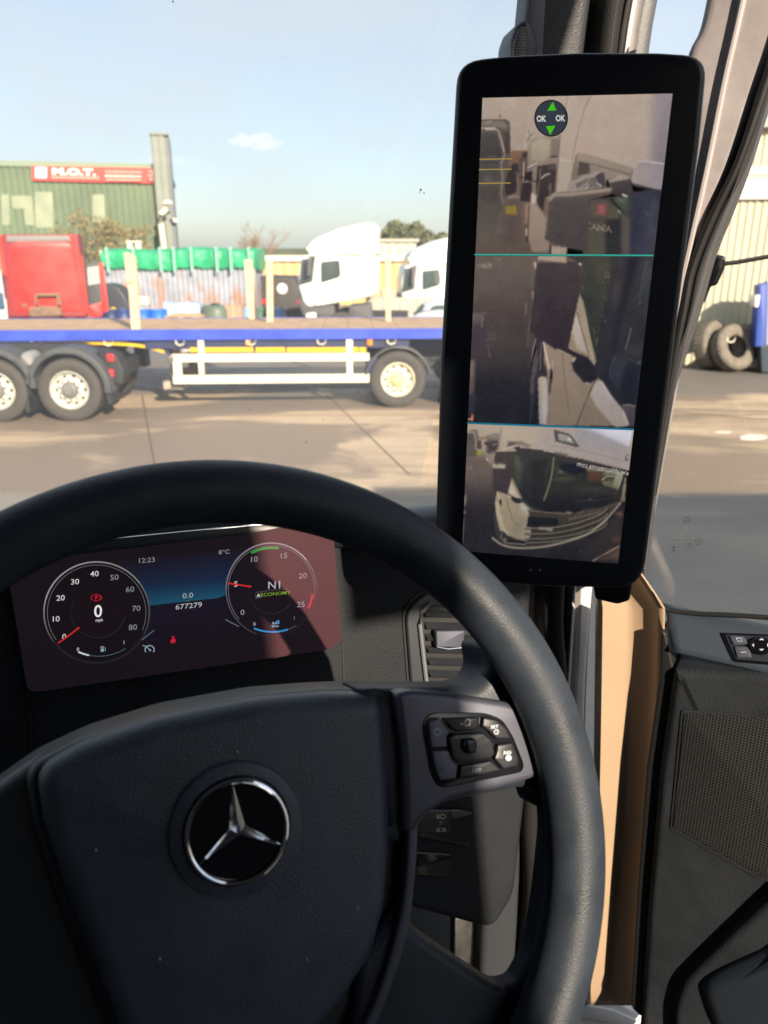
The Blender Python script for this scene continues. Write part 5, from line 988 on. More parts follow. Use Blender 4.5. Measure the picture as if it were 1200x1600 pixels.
def fender(par, pl, cx, cy, r0, r1, w0, w1, a0=0, a1=180, material='fender', name='mudguard', flat=0):
    m = MB(); o = []; i_ = []
    for k in range(21):
        a = R(a0+(a1-a0)*k/20); yy = math.sin(a)
        o.append((cx+r1*math.cos(a), cy+min(r1*yy, r1-flat))); i_.append((cx+r0*math.cos(a), cy+min(r0*yy, r0-flat)))
    m.slab(pl, o+i_[::-1], w0, w1, .01, 2); return m.build(name, E_[material], par, smooth=40)

# ---- flatbed trailer across the view
TP = Plane((0, 12.9, 0), 3, 0)
tr = thing('flatbed_trailer', (0, 13.5, 0), 'long flatbed semi-trailer with blue side rail, white side guard and empty timber deck', 'trailer')
vd = TP.hit(400, 515)[1]                                    # deck height
m = MB(); m.pxbox(TP, -420, 505, 1000, 520, -2.5, -.02); m.v = [p if abs((p-TP.O).dot(TP.V)) > 9 else p for p in m.v]
uL, uR = TP.hit(-420, 515)[0], TP.hit(980, 515)[0]
m = MB(); n = 34
for k in range(n): m.pbox(TP, uL+(uR-uL)*k/n+.004, uL+(uR-uL)*(k+1)/n-.004, vd-.04, vd, -2.46, -.06)
m.build('deck', E_['wood'], tr, smooth=None)
m = MB().pbox(TP, uL, uR, vd-.16, vd+.006, -.06, 0); m.pbox(TP, uL, uR, vd-.16, vd+.006, -2.52, -2.46); m.build('side_rail', E_['blue'], tr, smooth=None)
m = MB().pbox(TP, TP.hit(300, 540)[0], uR, vd-.42, vd-.05, -1.75, -.75); m.pbox(TP, uL, TP.hit(330, 540)[0], vd-.24, vd-.05, -1.75, -.6); m.pbox(TP, TP.hit(225, 540)[0], TP.hit(640, 540)[0], vd-.31, vd-.165, -.12, -.07)
m.build('chassis_beam', E_['navy'], tr, smooth=None)
m = MB(); q0 = [TP.hit(x, y) for x, y in spline([(-60, 534), (60, 534), (150, 537), (215, 541), (255, 551)], 5)]
m.slab(TP, [(u, v+.022) for u, v in q0]+[(u, v-.022) for u, v in q0[::-1]], -.10, -.085)
for a, b_ in ((296, 395), (399, 445), (448, 560), (562, 572)): m.pxbox(TP, a, 543.5, b_, 550.5, -.069, -.062)
m.each('reflective_strip', E_['yel'], tr, smooth=None)
m = MB(); q0 = [TP.hit(x, y) for x, y in spline([(-60, 529), (60, 529), (150, 531), (215, 535), (262, 552)], 5)]
m.slab(TP, [(u, v+.03) for u, v in q0]+[(u, v-.04) for u, v in q0[::-1]], -.3, -.12); m.build('neck_skirt', E_['navy'], tr)
m = MB(); m.pxbox(TP, 270, 553, 577, 565, -.07, -.03); m.pxbox(TP, 270, 586, 577, 599, -.07, -.03); m.pxbox(TP, 270, 565, 283, 586, -.07, -.03); m.pxbox(TP, 309, 530, 318, 553, -.08, -.031); m.pxbox(TP, 310, 565, 318, 586, -.08, -.031); m.pxbox(TP, 541, 530, 551, 553, -.08, -.031); m.pxbox(TP, 542, 565, 551, 586, -.08, -.031)
m.build('side_guard', E_['cream'], tr, smooth=None)
for x, y in ((387, 533), (578, 533)):
    m = MB().slab(TP, pxs(TP, rnd([(x-4, y-6), (x+4, y-6), (x+4, y+7), (x-4, y+7)], 2)), -.068, -.03, .006, 2); m.build('marker_light', E_['amber'], tr)
m = MB(); m.pxbox(TP, 258, 532, 274, 600, -.42, -.30); m.pxbox(TP, 250, 600, 282, 612, -.46, -.26); m.pxbox(TP, 262, 560, 270, 570, -.3, -.2)
m.pxbox(TP, 256, 532, 272, 600, -2.1, -1.98); m.pxbox(TP, 250, 600, 280, 612, -2.15, -1.93)
m.each('landing_leg', mat('landing_leg_paint', (.35, .31, .26), .6, var=(9, .3)), tr, smooth=None)
m = MB().slab(TP, pxs(TP, rnd([(282, 533), (304, 533), (304, 550), (282, 552)], 3)), -.3, -.08, .02, 2); m.slab(TP, pxs(TP, rnd([(162, 528), (196, 528), (196, 535), (162, 535)], 1)), -.2, -.08, .01, 2); m.each('valve_box', mat('pale_grey_box', (.42, .42, .42), .5), tr)
uw, _ = TP.hit(622, 588); rw = .475; du = 1.31
for k in range(3):
    for sd_ in (0, 1):
        c = TP.P(uw+k*du, rw, -.04 if not sd_ else -2.44); wheel_parts(tr, c, TP.N if not sd_ else -TP.N, rw, .38, 'cream' if not sd_ else 'rimw', 'yellowhub' if k == 0 and not sd_ else 'hubg', near=(k == 0 and not sd_))
    fender(tr, TP, uw+k*du, rw, rw+.05, rw+.085, -.46, -.02, 8, 172, 'fender', flat=.0)
m = MB().pbox(TP, uw-.5, uw+3.2, .55, vd-.42, -1.7, -.8); m.build('suspension', E_['black'], tr)
m = MB().pxbox(TP, 572, 560, 590, 592, -.3, -.1); m.build('air_tank', E_['navy'], tr)
posts = []
for i, (x0, x1, y0, yb, ww, ln) in enumerate(((197, 211, 400, 513, -.12, .05), (381, 394, 406, 503, -2.2, .07), (416, 426, 404, 506, -1.5, 0), (602, 610, 402, 506, -1.5, 0))):
    po = Plane(TP.P(0, 0, ww), 3, 0); u_a, v_a = po.hit(x0, y0); u_b = po.hit(x1, y0)[0]
    ub = po.hit((x0+x1)/2+ (8 if ln else 1), yb)[0]-(u_b-u_a)/2; wd_ = u_b-u_a
    m = MB(); m.add([po.P(u_a, v_a, 0), po.P(u_b, v_a, 0), po.P(ub+wd_, vd+.003, 0), po.P(ub, vd+.003, 0)]+[po.P(u_a, v_a, -.09), po.P(u_b, v_a, -.09), po.P(ub+wd_, vd+.003, -.09), po.P(ub, vd+.003, -.09)], [(0, 3, 2, 1), (4, 5, 6, 7), (0, 1, 5, 4), (3, 7, 6, 2), (0, 4, 7, 3), (1, 2, 6, 5)])
    if i == 0: m.pbox(po, u_a-.02, u_a+wd_*.45, v_a-.4, v_a+.05, -.13, .03)
    o = m.build('stake_post', E_['post'], tr, smooth=None)

for k in range(15):
    uk = uL+1.2+k*1.15; m = MB().tube([TP.P(uk-.07, vd-.165, -.03), TP.P(uk-.06, vd-.225, -.02), TP.P(uk, vd-.25, -.015), TP.P(uk+.06, vd-.225, -.02), TP.P(uk+.07, vd-.165, -.03)], .012, 6); m.build('rope_hook', E_['cream'], tr)
# ---- rear of the tractor unit under the trailer nose
QP = Plane((0, 12.05, 0), 3, 0)
ta = thing('tractor_unit', QP.P(-6, 0, -1), 'rear of a dark tractor unit under the flatbed with grey mudguards and red tail lights', 'truck')
r_ = .485
for x, sd_ in ((108, 0), (-8, 0), (108, 1), (-8, 1)):
    u = QP.hit(x, 612)[0]; wheel_parts(ta, QP.P(u, r_, 0 if not sd_ else -2.3), QP.N if not sd_ else -QP.N, r_, .5, near=not sd_)
for x in (108, -8): fender(ta, QP, QP.hit(x, 612)[0], r_+.02, r_+.06, r_+.15, -.55, .03, -6 if x > 0 else 2, 172, 'fender')
m = MB(); ua = QP.hit(-300, 560)[0]; ub = QP.hit(176, 560)[0]
m.pbox(QP, ua, ub, .62, .86, -1.6, -.75); m.slab(QP, pxs(QP, rnd([(150, 548), (182, 553), (195, 580), (193, 600), (178, 602), (176, 590), (160, 560)], 4), -.3), -.62, -.25, .02, 3); m.slab(QP, pxs(QP, rnd([(-40, 536), (120, 540), (170, 552), (160, 562), (-40, 556)], 4), -.5), -1.9, -.5, .02, 2)
m.pxbox(QP, 160, 548, 180, 600, -2.2, -1.9); m.build('chassis', E_['black'], ta)
for y in (559, 583): m = MB().slab(QP, pxs(QP, rnd([(166, y-6), (176, y-5), (178, y+6), (168, y+6)], 2), -.2), -.26, -.2, .01, 2); m.build('tail_light', E_['redl'], ta)
m = MB().slab(QP, pxs(QP, [(37, 606), (44, 606), (47, 644), (42, 644)], -.05), -.5, -.04); m.slab(QP, pxs(QP, [(163, 606), (170, 604), (176, 630), (170, 632)], -.05), -.5, -.04); m.each('mud_flap', E_['black'], ta)
m = MB().lathe(lambda x, y, h: QP.P(QP.hit(36, 560)[0]+x, QP.hit(36, 563)[1]+y, h-.45), [(.001, .3), (.09, .3), (.11, .26), (.11, 0)], 20); m.build('air_cylinder', mat('silver_cylinder', (.5, .5, .5), .35, metal=.7), ta)
m = MB(); a = QP.hit(-330, 500)[0]; m.pbox(QP, a-2.3, a, 1.0, 3.2, -2.4, 0); m.build('cab', E_['black'], ta)
m = MB(); m.pbox(QP, a-2.2, a-.1, .35, .98, -2.3, -.1); m.build('side_skirt', E_['plas'], ta)

# ---- red truck with its back to us
RP = Plane(tuple(Vector((at(65, 420, 21).x, 21, 0))), 17, 0)
rt = thing('red_truck', RP.P(RP.hit(65, 500)[0], 0, -1.2), 'red truck cab seen from behind with its door hanging open, left of the container', 'truck')
RED = mat('red_truck_paint', (.62, .022, .018), .38, coat=.3, var=(3, .1)); DRED = mat('dark_red_trim', (.25, .015, .02), .5)
m = MB().slab(RP, pxs(RP, rnd([(2, 366), (122, 366), (128, 410), (136, 496), (12, 496), (6, 430)], 3), 0), -1.9, 0, .04, 3); m.build('cab', DRED, rt)
m = MB().slab(RP, pxs(RP, rnd([(15, 383), (24, 378), (100, 378), (112, 383), (120, 430), (129, 486), (24, 488), (17, 430)], 5), .03), .001, .03, .015, 3); m.build('back_panel', RED, rt)
m = MB().slab(RP, pxs(RP, [(10, 368), (108, 368), (110, 377), (10, 378)], .03), .002, .03, .01, 2); m.build('roof_spoiler', mat('grey_spoiler', (.20, .19, .19), .6), rt)
m = MB(); m.pxbox(RP, 111, 367, 119, 400, 0, .05); m.pxbox(RP, 122, 400, 134, 490, -.02, .03); m.pxbox(RP, 0, 368, 7, 430, .0, .05); m.each('corner_post', RED, rt)
m = MB(); m.pxbox(RP, 56, 458, 96, 462, .03, .2); m.pxbox(RP, 56, 462, 60, 476, .03, .2); m.pxbox(RP, 90, 462, 96, 476, .03, .2); m.slab(RP, pxs(RP, rnd([(44, 480), (68, 478), (96, 480), (98, 494), (46, 496)], 4), .2), -.3, .2, .04, 2); m.pxbox(RP, 36, 474, 42, 480, .03, .1); m.build('coupling', mat('rusty_coupling', (.20, .12, .08), .8, var=(10, .4)), rt)
m = MB(); u0_, u1_ = RP.hit(20, 490)[0], RP.hit(125, 490)[0]; m.pbox(RP, u0_+.5, u1_-.5, .5, .95, -1.9, 1.2); m.build('chassis', E_['black'], rt)
for u in (u0_-.03, u1_+.03): wheel_parts(rt, RP.P(u, .5, -1.4), RP.U*(-1 if u < 0 and u == u0_-.03 else 1), .5, .3)
dr = MB().slab(RP, pxs(RP, rnd([(133, 412), (160, 408), (168, 488), (142, 494)], 2), .1), -.06, .1, .01, 2).build('door', mat('dark_door_card', (.05, .05, .055), .6), rt)
m = MB().slab(RP, pxs(RP, rnd([(136, 418), (156, 415), (158, 442), (138, 446)], 2), .11), .101, .11); m.build('door_glass', mat('pale_door_glass', (.35, .42, .38), .1, spec=.8), dr)
m = MB().slab(RP, pxs(RP, rnd([(154, 412), (161, 410), (170, 486), (161, 489)], 2), .14), .02, .14, .01, 2); m.slab(RP, pxs(RP, rnd([(138, 478), (160, 472), (160, 494), (140, 496)], 2), .12), .102, .12, .005, 2); m.build('door_edge', RED, dr)

# ---- container with green rolled tarpaulin, barrels and clutter between trailer and container
KP = Plane((0, 27.5, 0), 1, 0)
ub0, ub1 = KP.hit(160, 450)[0], KP.hit(398, 450)[0]; vt = KP.hit(280, 418)[1]
ct = thing('shipping_container', KP.P((ub0+ub1)/2, 0, -1.2), 'weathered blue-grey corrugated steel container under the green tarpaulin', 'container')
cm = mat('container_steel', (.34, .37, .44), .6, var=(2, .22))
t = cm.node_tree; b = t.nodes['Principled BSDF']; l = t.links.new; tcg = t.nodes.new('ShaderNodeTexCoord')
rz = noise(1.6, 7, .7, (1.5, 1, .5)); gz = nod('ShaderNodeSeparateXYZ'); l(tcg.outputs['Object'], gz.inputs[0])
ad = nod('ShaderNodeMath', operation='SUBTRACT'); l(rz, ad.inputs[0]); l(rng(gz.outputs[2], .6, 2.3, 0, .22), ad.inputs[1])
src = b.inputs['Base Color'].links[0].from_socket
l(mixc(rng(ad.outputs[0], .40, .52), src, (.38, .24, .18)), b.inputs['Base Color'])
m = MB(); n = 30; rows = [[], []]
for k in range(n*4+1):
    ph = k % 4; w_ = 0 if ph in (0, 1) else -.07; u = ub0+(ub1-ub0)*k/(n*4)
    rows[0].append(KP.P(u, .12, w_)); rows[1].append(KP.P(u, vt, w_))
m.grid(rows); m.build('side_panel', cm, ct, smooth=None)
m = MB(); m.pbox(KP, ub0, ub1, .05, vt-.01, -2.4, -.09); m.pbox(KP, ub0-.05, ub0+.1, .05, vt+.03, -.12, .03); m.pbox(KP, ub1-.1, ub1+.05, .05, vt+.03, -.12, .03); m.pbox(KP, ub0+.1, ub1-.1, .05, .2, -.12, .03); m.build('frame', cm, ct, smooth=None)
P_ = Pic(KP, .012, xf=(150, 330, .29167), step=.002)
cx, cy = 190, 410
p_ = []
for k in range(8):
    a = k*math.pi/4+math.pi/8*2; rr_ = 72 if k % 2 == 0 else 22; p_.append((cx+rr_*math.cos(a), cy-rr_*.62*math.sin(a)))
P_.poly(p_, (200, 150, 130)); P_.poly([(215, 455), (285, 460), (285, 505), (215, 498)], (200, 198, 190), 12)
P_.build('painted_emblem', PRINT, ct)
m = MB(); nn = 60; K2 = 14; random.seed(2)
vt0 = KP.hit(280, 424)[1]; vt1 = KP.hit(280, 389)[1]; ua_, ub_ = KP.hit(157, 405)[0], KP.hit(401, 405)[0]
for i in range(nn+1):
    u = ua_+(ub_-ua_)*i/nn; sq = 1 if 0 < i < nn else .86; sag = .05*math.sin(i*.9)+.04*math.sin(i*.37+1); ring = []
    top = vt1+.03*math.sin(i*.21)+(.05 if i > 22 else 0); bot = vt0-(0.06 if 14 < i < 30 else 0)+sag*.6
    for k in range(K2):
        a = 2*math.pi*k/K2; cxx, sxx = math.cos(a), math.sin(a); f = lambda q: math.copysign(abs(q)**.45, q)
        m.v.append(KP.P(u, (top+bot)/2+f(sxx)*(top-bot)/2*sq, -1.15+f(cxx)*(1.33+sag*.5+random.uniform(-.015, .015))*sq))
m.f = [(i*K2+k, (i+1)*K2+k, (i+1)*K2+(k+1) % K2, i*K2+(k+1) % K2) for i in range(nn) for k in range(K2)]+[tuple(range(K2)), tuple(nn*K2+k for k in range(K2))]
tp = m.build('tarpaulin', mat('green_tarpaulin', (.018, .36, .16), .45, bump=(5, .05), var=(1.5, .2)), None, smooth=50); tag(tp, 'long bright green tarpaulin roll strapped on top of the container', 'tarpaulin')
m = MB()
for x in (172, 213, 254, 275, 302, 341, 363, 391):
    u = KP.hit(x, 405)[0]; m.pbox(KP, u-.04, u+.04, vt0-.02, vt1+.06, .26, .30)
m.each('strap', mat('pale_strap', (.25, .55, .42), .6), tp)

def barrel(x, y_top, y_base_unused, Yd, col, label, grp='plastic barrels behind the trailer', r=.29, h=.9):
    X_ = (x-600)/1200*(Yd*CA+(CAM_H-h)*SA)
    o = thing('barrel', (X_, Yd, 0), label, 'barrel', grp)
    F = lambda x, y, q: Vector((X_+x, Yd+y, q))
    mt = mat('barrel_paint_%d_%d_%d' % tuple(int(c*100) for c in col), col, .4, var=(6, .12))
    MB().lathe(F, [(.001, 0), (r*.94, 0), (r*.98, .03), (r, h*.3), (r*1.04, h*.33), (r, h*.36), (r, h*.64), (r*1.04, h*.67), (r, h*.7), (r*.96, h-.06), (r*.99, h-.03), (r*.93, h), (r*.9, h-.02), (.001, h-.02)], 28).build('drum', mt, o, smooth=40)
    m = MB()
    for a in (.6, 3.7): m.lathe(lambda x, y, q: Vector((X_+r*.6*math.cos(a)+x, Yd+r*.6*math.sin(a)+y, q)), [(.045, h-.02), (.045, h+.01), (.001, h+.012)], 12)
    m.each('bung', E_['black'], o); return o
barrel(172, 0, 0, 24.2, (.02, .035, .12), 'dark navy barrel, leftmost of the row behind the trailer')
barrel(192, 0, 0, 24.4, (.025, .05, .18), 'dark blue barrel just left of the broad timber post')
barrel(222, 0, 0, 24.2, (.01, .13, .62), 'bright blue barrel just right of the broad timber post')
barrel(246, 0, 0, 24.2, (.012, .15, .66), 'bright blue barrel beside the pallet stack')
barrel(432, 0, 0, 24.8, (.14, .28, .60), 'pale blue barrel in front of the black lorry')
barrel(388, 0, 0, 25.2, (.20, .38, .58), 'faded light blue barrel beside the brown box')
barrel(408, 0, 0, 25.0, (.07, .16, .10), 'dark green barrel between two timber posts')
def X(px, Yd, z=1.0): return (px-600)/1200*(Yd*CA+(CAM_H-z)*SA)
# pallets
pt = thing('pallet_stack', (X(278, 24.3), 24.3, 0), 'low stack of pale wooden pallets beside the blue barrels', 'pallets')
for k in range(5):
    m = MB(); x0 = X(262, 24.3)+random.uniform(-.04, .04)
    for j_ in range(5): m.box(x0+.0, x0+1.1, 23.8+j_*.24, 23.8+j_*.24+.12, k*.15+.11, k*.15+.135)
    for j_ in range(3): m.box(x0+.02+j_*.48, x0+.12+j_*.48, 23.8, 24.9, k*.15, k*.15+.108)
    m.build('pallet', mat('pallet_wood', (.50, .33, .17), .8, var=(6, .2)), pt, smooth=None)
cr = thing('covered_crate', (X(286, 25.6), 25.6, 0), 'crate under pale blue plastic behind the pallets', 'crate')
m = MB(); m.slab(Plane((X(285, 25.6), 25.4, 0)), rnd([(-.62, 0), (.62, 0), (.58, .98), (.2, 1.06), (-.2, 1.0), (-.6, 1.05)], .08), -.7, 0, .05, 3); m.build('cover', mat('pale_blue_plastic', (.36, .45, .62), .35, bump=(9, .03), var=(4, .2)), cr)
m = MB().box(X(286, 25.6)-.6, X(286, 25.6)+.6, 25.35, 25.39, .0, .3); m.build('base', E_['post'], cr)
tk = thing('storage_tank', (X(336, 24.8), 24.8, 0), 'squat grey-green round tank on the ground before the container', 'tank')
F = lambda x, y, q: Vector((X(336, 24.8)+x, 24.8+y, q))
MB().lathe(F, [(.001, 0), (.44, 0), (.46, .1), (.46, .82), (.42, .94), (.34, .99), (.001, 1.01)], 32).build('tank_body', mat('tank_green', (.10, .14, .11), .5, var=(3, .15)), tk, smooth=40)
MB().lathe(F, [(.13, .98), (.13, 1.05), (.001, 1.06)], 16).build('lid', E_['black'], tk)
bx = thing('cardboard_box', (X(366, 24.8), 24.8, 0), 'upright brown carton to the right of the round tank', 'box')
m = MB().box(X(366, 24.8)-.28, X(366, 24.8)+.26, 24.6, 25.2, 0, 1.0); m.build('carton', mat('brown_card', (.45, .27, .19), .85, var=(3, .1)), bx, smooth=None)
m = MB().box(X(366, 24.8)-.05, X(366, 24.8)+.03, 24.594, 25.2, .3, 1.004); m.build('tape', mat('parcel_tape', (.5, .36, .22), .3), bx, smooth=None)
# dark dome-shaped tank left of the container end
dk = thing('dark_tank', (X(178, 26.3), 26.3, 0), 'dark round-topped tank standing at the left end of the container', 'tank')
m = MB(); D_ = Plane((X(176, 26.3), 26.0, 0)); m.slab(D_, rnd([(-.6, 0), (.62, 0), (.62, 1.05, .3), (.28, 1.58, .3), (-.3, 1.62, .3), (-.62, 1.3, .2)], .1), -.8, 0, .06, 3); m.build('tank_body', mat('tank_dark', (.035, .04, .055), .5), dk)
m = MB(); m.lathe(lambda x, y, q: D_.P(.1+x, .72+y, q), [(.001, .07), (.1, .07), (.14, .02), (.14, -.01)], 14); m.build('valve_cap', mat('yellow_cap', (.55, .40, .05), .5), dk)
# black lorry behind
bl = thing('black_lorry', (X(440, 30), 30, 0), 'dark lorry seen end-on behind the trailer with a white disc on its back', 'lorry')
m = MB(); B_ = Plane((X(438, 29), 29, 0)); m.slab(B_, rnd([(-.75, .5), (.85, .5), (.8, 1.1, .3), (.5, 1.72, .2), (-.8, 1.75)], .1), -3, 0, .06, 3); m.build('body', mat('dark_body', (.05, .042, .04), .6, var=(3, .3)), bl)
m = MB(); m.pbox(B_, -.7, .8, .3, .49, -2.9, -.1); m.build('underframe', E_['black'], bl)
m = MB().lathe(lambda x, y, q: B_.P(.08+x, 1.32+y, q), [(.001, .06), (.15, .06), (.19, .03), (.19, 0)], 24); m.build('white_disc', E_['tw'], bl)
m = MB(); m.pbox(B_, -.66, -.5, .8, .95, .0, .03); m.pbox(B_, .62, .75, .8, .95, 0, .03); m.each('tail_lamp', E_['redl'], bl)
for s_ in (-.45, .55): wheel_parts(bl, B_.P(s_, .48, -.35), (0, -1, 0), .48, .3)

# ---- white tractor units
def white_truck(x0, x1, ytop, ybase, Yd, label, yaw=0, wind=True):
    """side view facing left; image box of the cab gives its length and height at distance Yd"""
    pl = Plane((0, Yd, 0), yaw, 0); s_ = (x1-x0)/130.0
    q = lambda x, y: (x0+(x-465)*s_, ytop+(y-347)*s_)
    root = thing('white_truck', pl.P(pl.hit(*q(530, 500))[0], 0, -1.2), label, 'truck', 'white tractor units beyond the trailer')
    def sl(name, pts, w0, w1, bev, m_, par=root, r=3): return MB().slab(pl, pxs(pl, rnd([(*q(*p[:2]), *p[2:]) for p in pts], r*s_), 0), w0, w1, bev, 3).build(name, m_, par, smooth=50)
    c = sl('cab', [(472, 402), (492, 396), (590, 400), (591, 440), (590, 462), (560, 470), (520, 477), (482, 482), (474, 474), (466, 448), (466, 430)], -2.45, 0, .06, E_['tw'])
    sl('roof_fairing', [(480, 384, 8), (490, 374, 10), (530, 357), (575, 347, 5), (590, 348, 8), (592, 398), (494, 401), (482, 400)], -2.3, -.10, .08, E_['tw'])
    sl('sun_visor', [(478, 388), (497, 378), (500, 384), (480, 394)], -2.3, -.06, .02, E_['tw'], r=1)
    sl('windscreen', [(472, 406), (493, 402), (488, 442), (467, 448)], -2.3, .015, .01, E_['glass'], r=2)
    sl('door_panel', [(495, 403), (538, 402), (540, 462), (530, 474), (494, 480), (484, 470)], .001, .03, .015, E_['tw'])
    sl('side_window', [(502, 410, 4), (532, 407, 5), (534, 434, 6), (502, 444, 4)], .02, .042, .005, E_['glass'])
    sl('roof_joint', [(482, 400.5), (566, 398), (566, 400), (482, 402.5)], .002, .02, 0, E_['plas'], r=0)
    sl('bumper', [(466, 452), (480, 480), (500, 482), (520, 478), (518, 496), (474, 498), (466, 478)], -2.4, -.02, .04, E_['plas'])
    sl('headlight', [(478, 492), (494, 490), (495, 502), (479, 502)], -.25, .03, .02, mat('headlight_lens', (.75, .75, .72), .15, spec=.8))
    ch = MB(); ua, va = pl.hit(*q(515, 492)); ub, vb_ = pl.hit(*q(640, 492)); ch.pbox(pl, ua, ub, .55, .95, -1.7, -.8); ch.build('chassis', E_['black'], root, smooth=None)
    sl('fuel_tank', [(545, 480), (580, 476), (584, 504), (545, 506)], -.8, -.15, .05, E_['plas'])
    sl('steps', [(500, 480), (522, 478), (524, 505), (500, 506)], -.5, -.03, .02, E_['plas'])
    u_ = pl.hit(*q(534, 500))[0]
    for u2 in (u_, u_+3.4):
        wheel_parts(root, pl.P(u2, .5, 0), pl.N, .5, .3); wheel_parts(root, pl.P(u2, .5, -2.4), -pl.N, .5, .3)
    sl('mirror', [(483, 404), (488, 404), (487, 432), (482, 432)], .05, .3, .02, E_['plas'], r=1)
    sl('marker_light', [(548, 450), (553, 450), (553, 453), (548, 453)], .001, .012, .002, E_['plas'], r=.5)
    return root
white_truck(465, 593, 347, 500, 21.5, 'white high-roof tractor unit, the nearer one, beside the black lorry', -2)
white_truck(626, 744, 366, 510, 26, 'white tractor unit further back, partly hidden by the camera monitor', 3)
# silver car
SP = Plane((0, 19.5, 0), -6, 0)
car = thing('parked_car', SP.P(SP.hit(700, 500)[0], 0, -.9), 'silver-white hatchback parked in front of the second white truck', 'car')
CARP = mat('silver_car_paint', (.52, .56, .62), .3, metal=.3, coat=.6)
def cs(name, pts, w0, w1, bev, m_, par=car, r=3): return MB().slab(SP, pxs(SP, rnd(pts, r), 0), w0, w1, bev, 3).build(name, m_, par, smooth=50)
cs('body', [(640, 500), (650, 490, 8), (680, 484), (800, 484), (838, 500, 10), (846, 530), (838, 556), (646, 556), (636, 530)], -1.75, 0, .08, CARP)
cs('cabin', [(648, 492), (662, 474, 8), (700, 469), (760, 472, 20), (806, 488)], -1.6, -.12, .10, CARP)
cs('rear_window', [(644, 492), (657, 476), (664, 477), (656, 494)], -1.45, -.09, .03, E_['glass'], r=2)
cs('side_window', [(668, 490, 4), (676, 478, 5), (730, 476), (770, 488)], -.2, -.095, .01, E_['glass'])
cs('tail_light', [(646, 498), (657, 496), (655, 506), (645, 507)], -.3, .01, .02, E_['redl'], r=2)
for x in (672, 800):
    wheel_parts(car, SP.P(SP.hit(x, 540)[0], .31, .01), SP.N, .31, .2, 'rimw'); wheel_parts(car, SP.P(SP.hit(x, 540)[0], .31, -1.76), -SP.N, .31, .2, 'rimw')
# van at the left edge
VP_ = Plane((0, 22, 0), 0, 0)
vn = thing('parked_van', VP_.P(VP_.hit(-30, 500)[0], 0, -1), 'pale van with dark blue glass at the left edge, beside the red truck', 'van')
def vs(name, pts, w0, w1, bev, m_, par=vn, r=3): return MB().slab(VP_, pxs(VP_, rnd(pts, r), 0), w0, w1, bev, 3).build(name, m_, par, smooth=50)
vs('body', [(-70, 424, 8), (2, 424, 6), (8, 446), (14, 490), (12, 540), (-74, 540), (-76, 460)], -4.5, 0, .08, E_['tw'])
vs('rear_window', [(-62, 456), (4, 456), (9, 484), (-64, 484)], .001, .02, .01, mat('blue_vehicle_glass', (.05, .11, .20), .15, spec=.7))
vs('bumper', [(-76, 530), (14, 530), (12, 546), (-74, 546)], -.2, .06, .03, E_['plas'])
for x in (-62, 2): wheel_parts(vn, VP_.P(VP_.hit(x, 540)[0], .36, -.6), (1 if x > 0 else -1, 0, 0), .36, .25)

# ---- buildings
def ribbed(par, pl, x0, x1, y0, y1, pitch, dep, m_, name='wall', v0=None, back=12):
    ua = pl.hit(x0, (y0+y1)/2)[0]; ub = pl.hit(x1, (y0+y1)/2)[0]; vt_ = pl.hit((x0+x1)/2, y0)[1]; vb_ = 0 if v0 is None else v0
    n = max(2, int((ub-ua)/pitch)); rows = [[], []]
    for k in range(n*4+1):
        w_ = (0, dep, dep, 0)[k % 4]; u = ua+(ub-ua)*k/(n*4); rows[0].append(pl.P(u, vb_, w_)); rows[1].append(pl.P(u, vt_, w_))
    m = MB().grid(rows)
    if back: m.pbox(pl, ua, ub, vb_, vt_-.02, -back, -.02)
    return m.build(name, m_, par, smooth=None), ua, ub, vt_
GP = Plane(tuple(Vector((at(130, 400, 45).x, 45, 0))), 12.5, 0)
gb = thing('green_warehouse', GP.P(-14, 0, -6), 'pale green corrugated warehouse with a red sign along its eaves', 'building')
wl, ua, ub, vt_ = ribbed(gb, GP, -260, 262, 258, 400, .34, .05, mat('green_cladding', (.115, .16, .095), .55, var=(.35, .22)))
m = MB().pbox(GP, ua-.2, ub+.2, vt_-.05, vt_+.22, -12.2, .12); m.build('roof', mat('roof_edge_green', (.20, .26, .18), .6), gb, smooth=None)
clr = mat('pale_sheet', (.25, .29, .20), .4, var=(1.5, .12))  # paler flat panels set on the green wall
for x0, x1, y0, y1 in ((2, 14, 304, 352), (18, 50, 306, 326), (38, 52, 326, 352), (54, 82, 300, 356), (144, 163, 304, 348)):
    m = MB().slab(GP, pxs(GP, rnd([(x0, y0), (x1, y0), (x1+2, y1), (x0+2, y1)], 3)), .02, .056); m.build('pale_panel', clr, gb, smooth=None)
sg = MB().pxbox(GP, 50, 258, 260, 286, .10, .22)
SGN = thing('red_sign', GP.P(GP.hit(155, 270)[0], GP.hit(155, 286)[1], .16), 'long red sign board lettered M.O.T. high on the green warehouse wall', 'sign')
sg = MB().slab(GP, pxs(GP, [(50, 259), (260, 263), (260, 287), (50, 282)], .2), .08, .20).build('board', mat('sign_red', (.62, .05, .04), .5), SGN, smooth=None)
P_ = Pic(GP, .204, xf=(0, 180, .325), step=.003); wh = (238, 232, 222)
P_.poly([(168, 248), (226, 250), (226, 304), (168, 302)], (150, 190, 214), 6)
for a, b_ in ((180, 262), (204, 262), (192, 282)): P_.poly([(a, b_), (a+20, b_), (a+10, b_+16)], (226, 234, 236))
P_.text('M.O.T.', 356, 272, 34, wh, -1.5, 1.75, bold=.05)
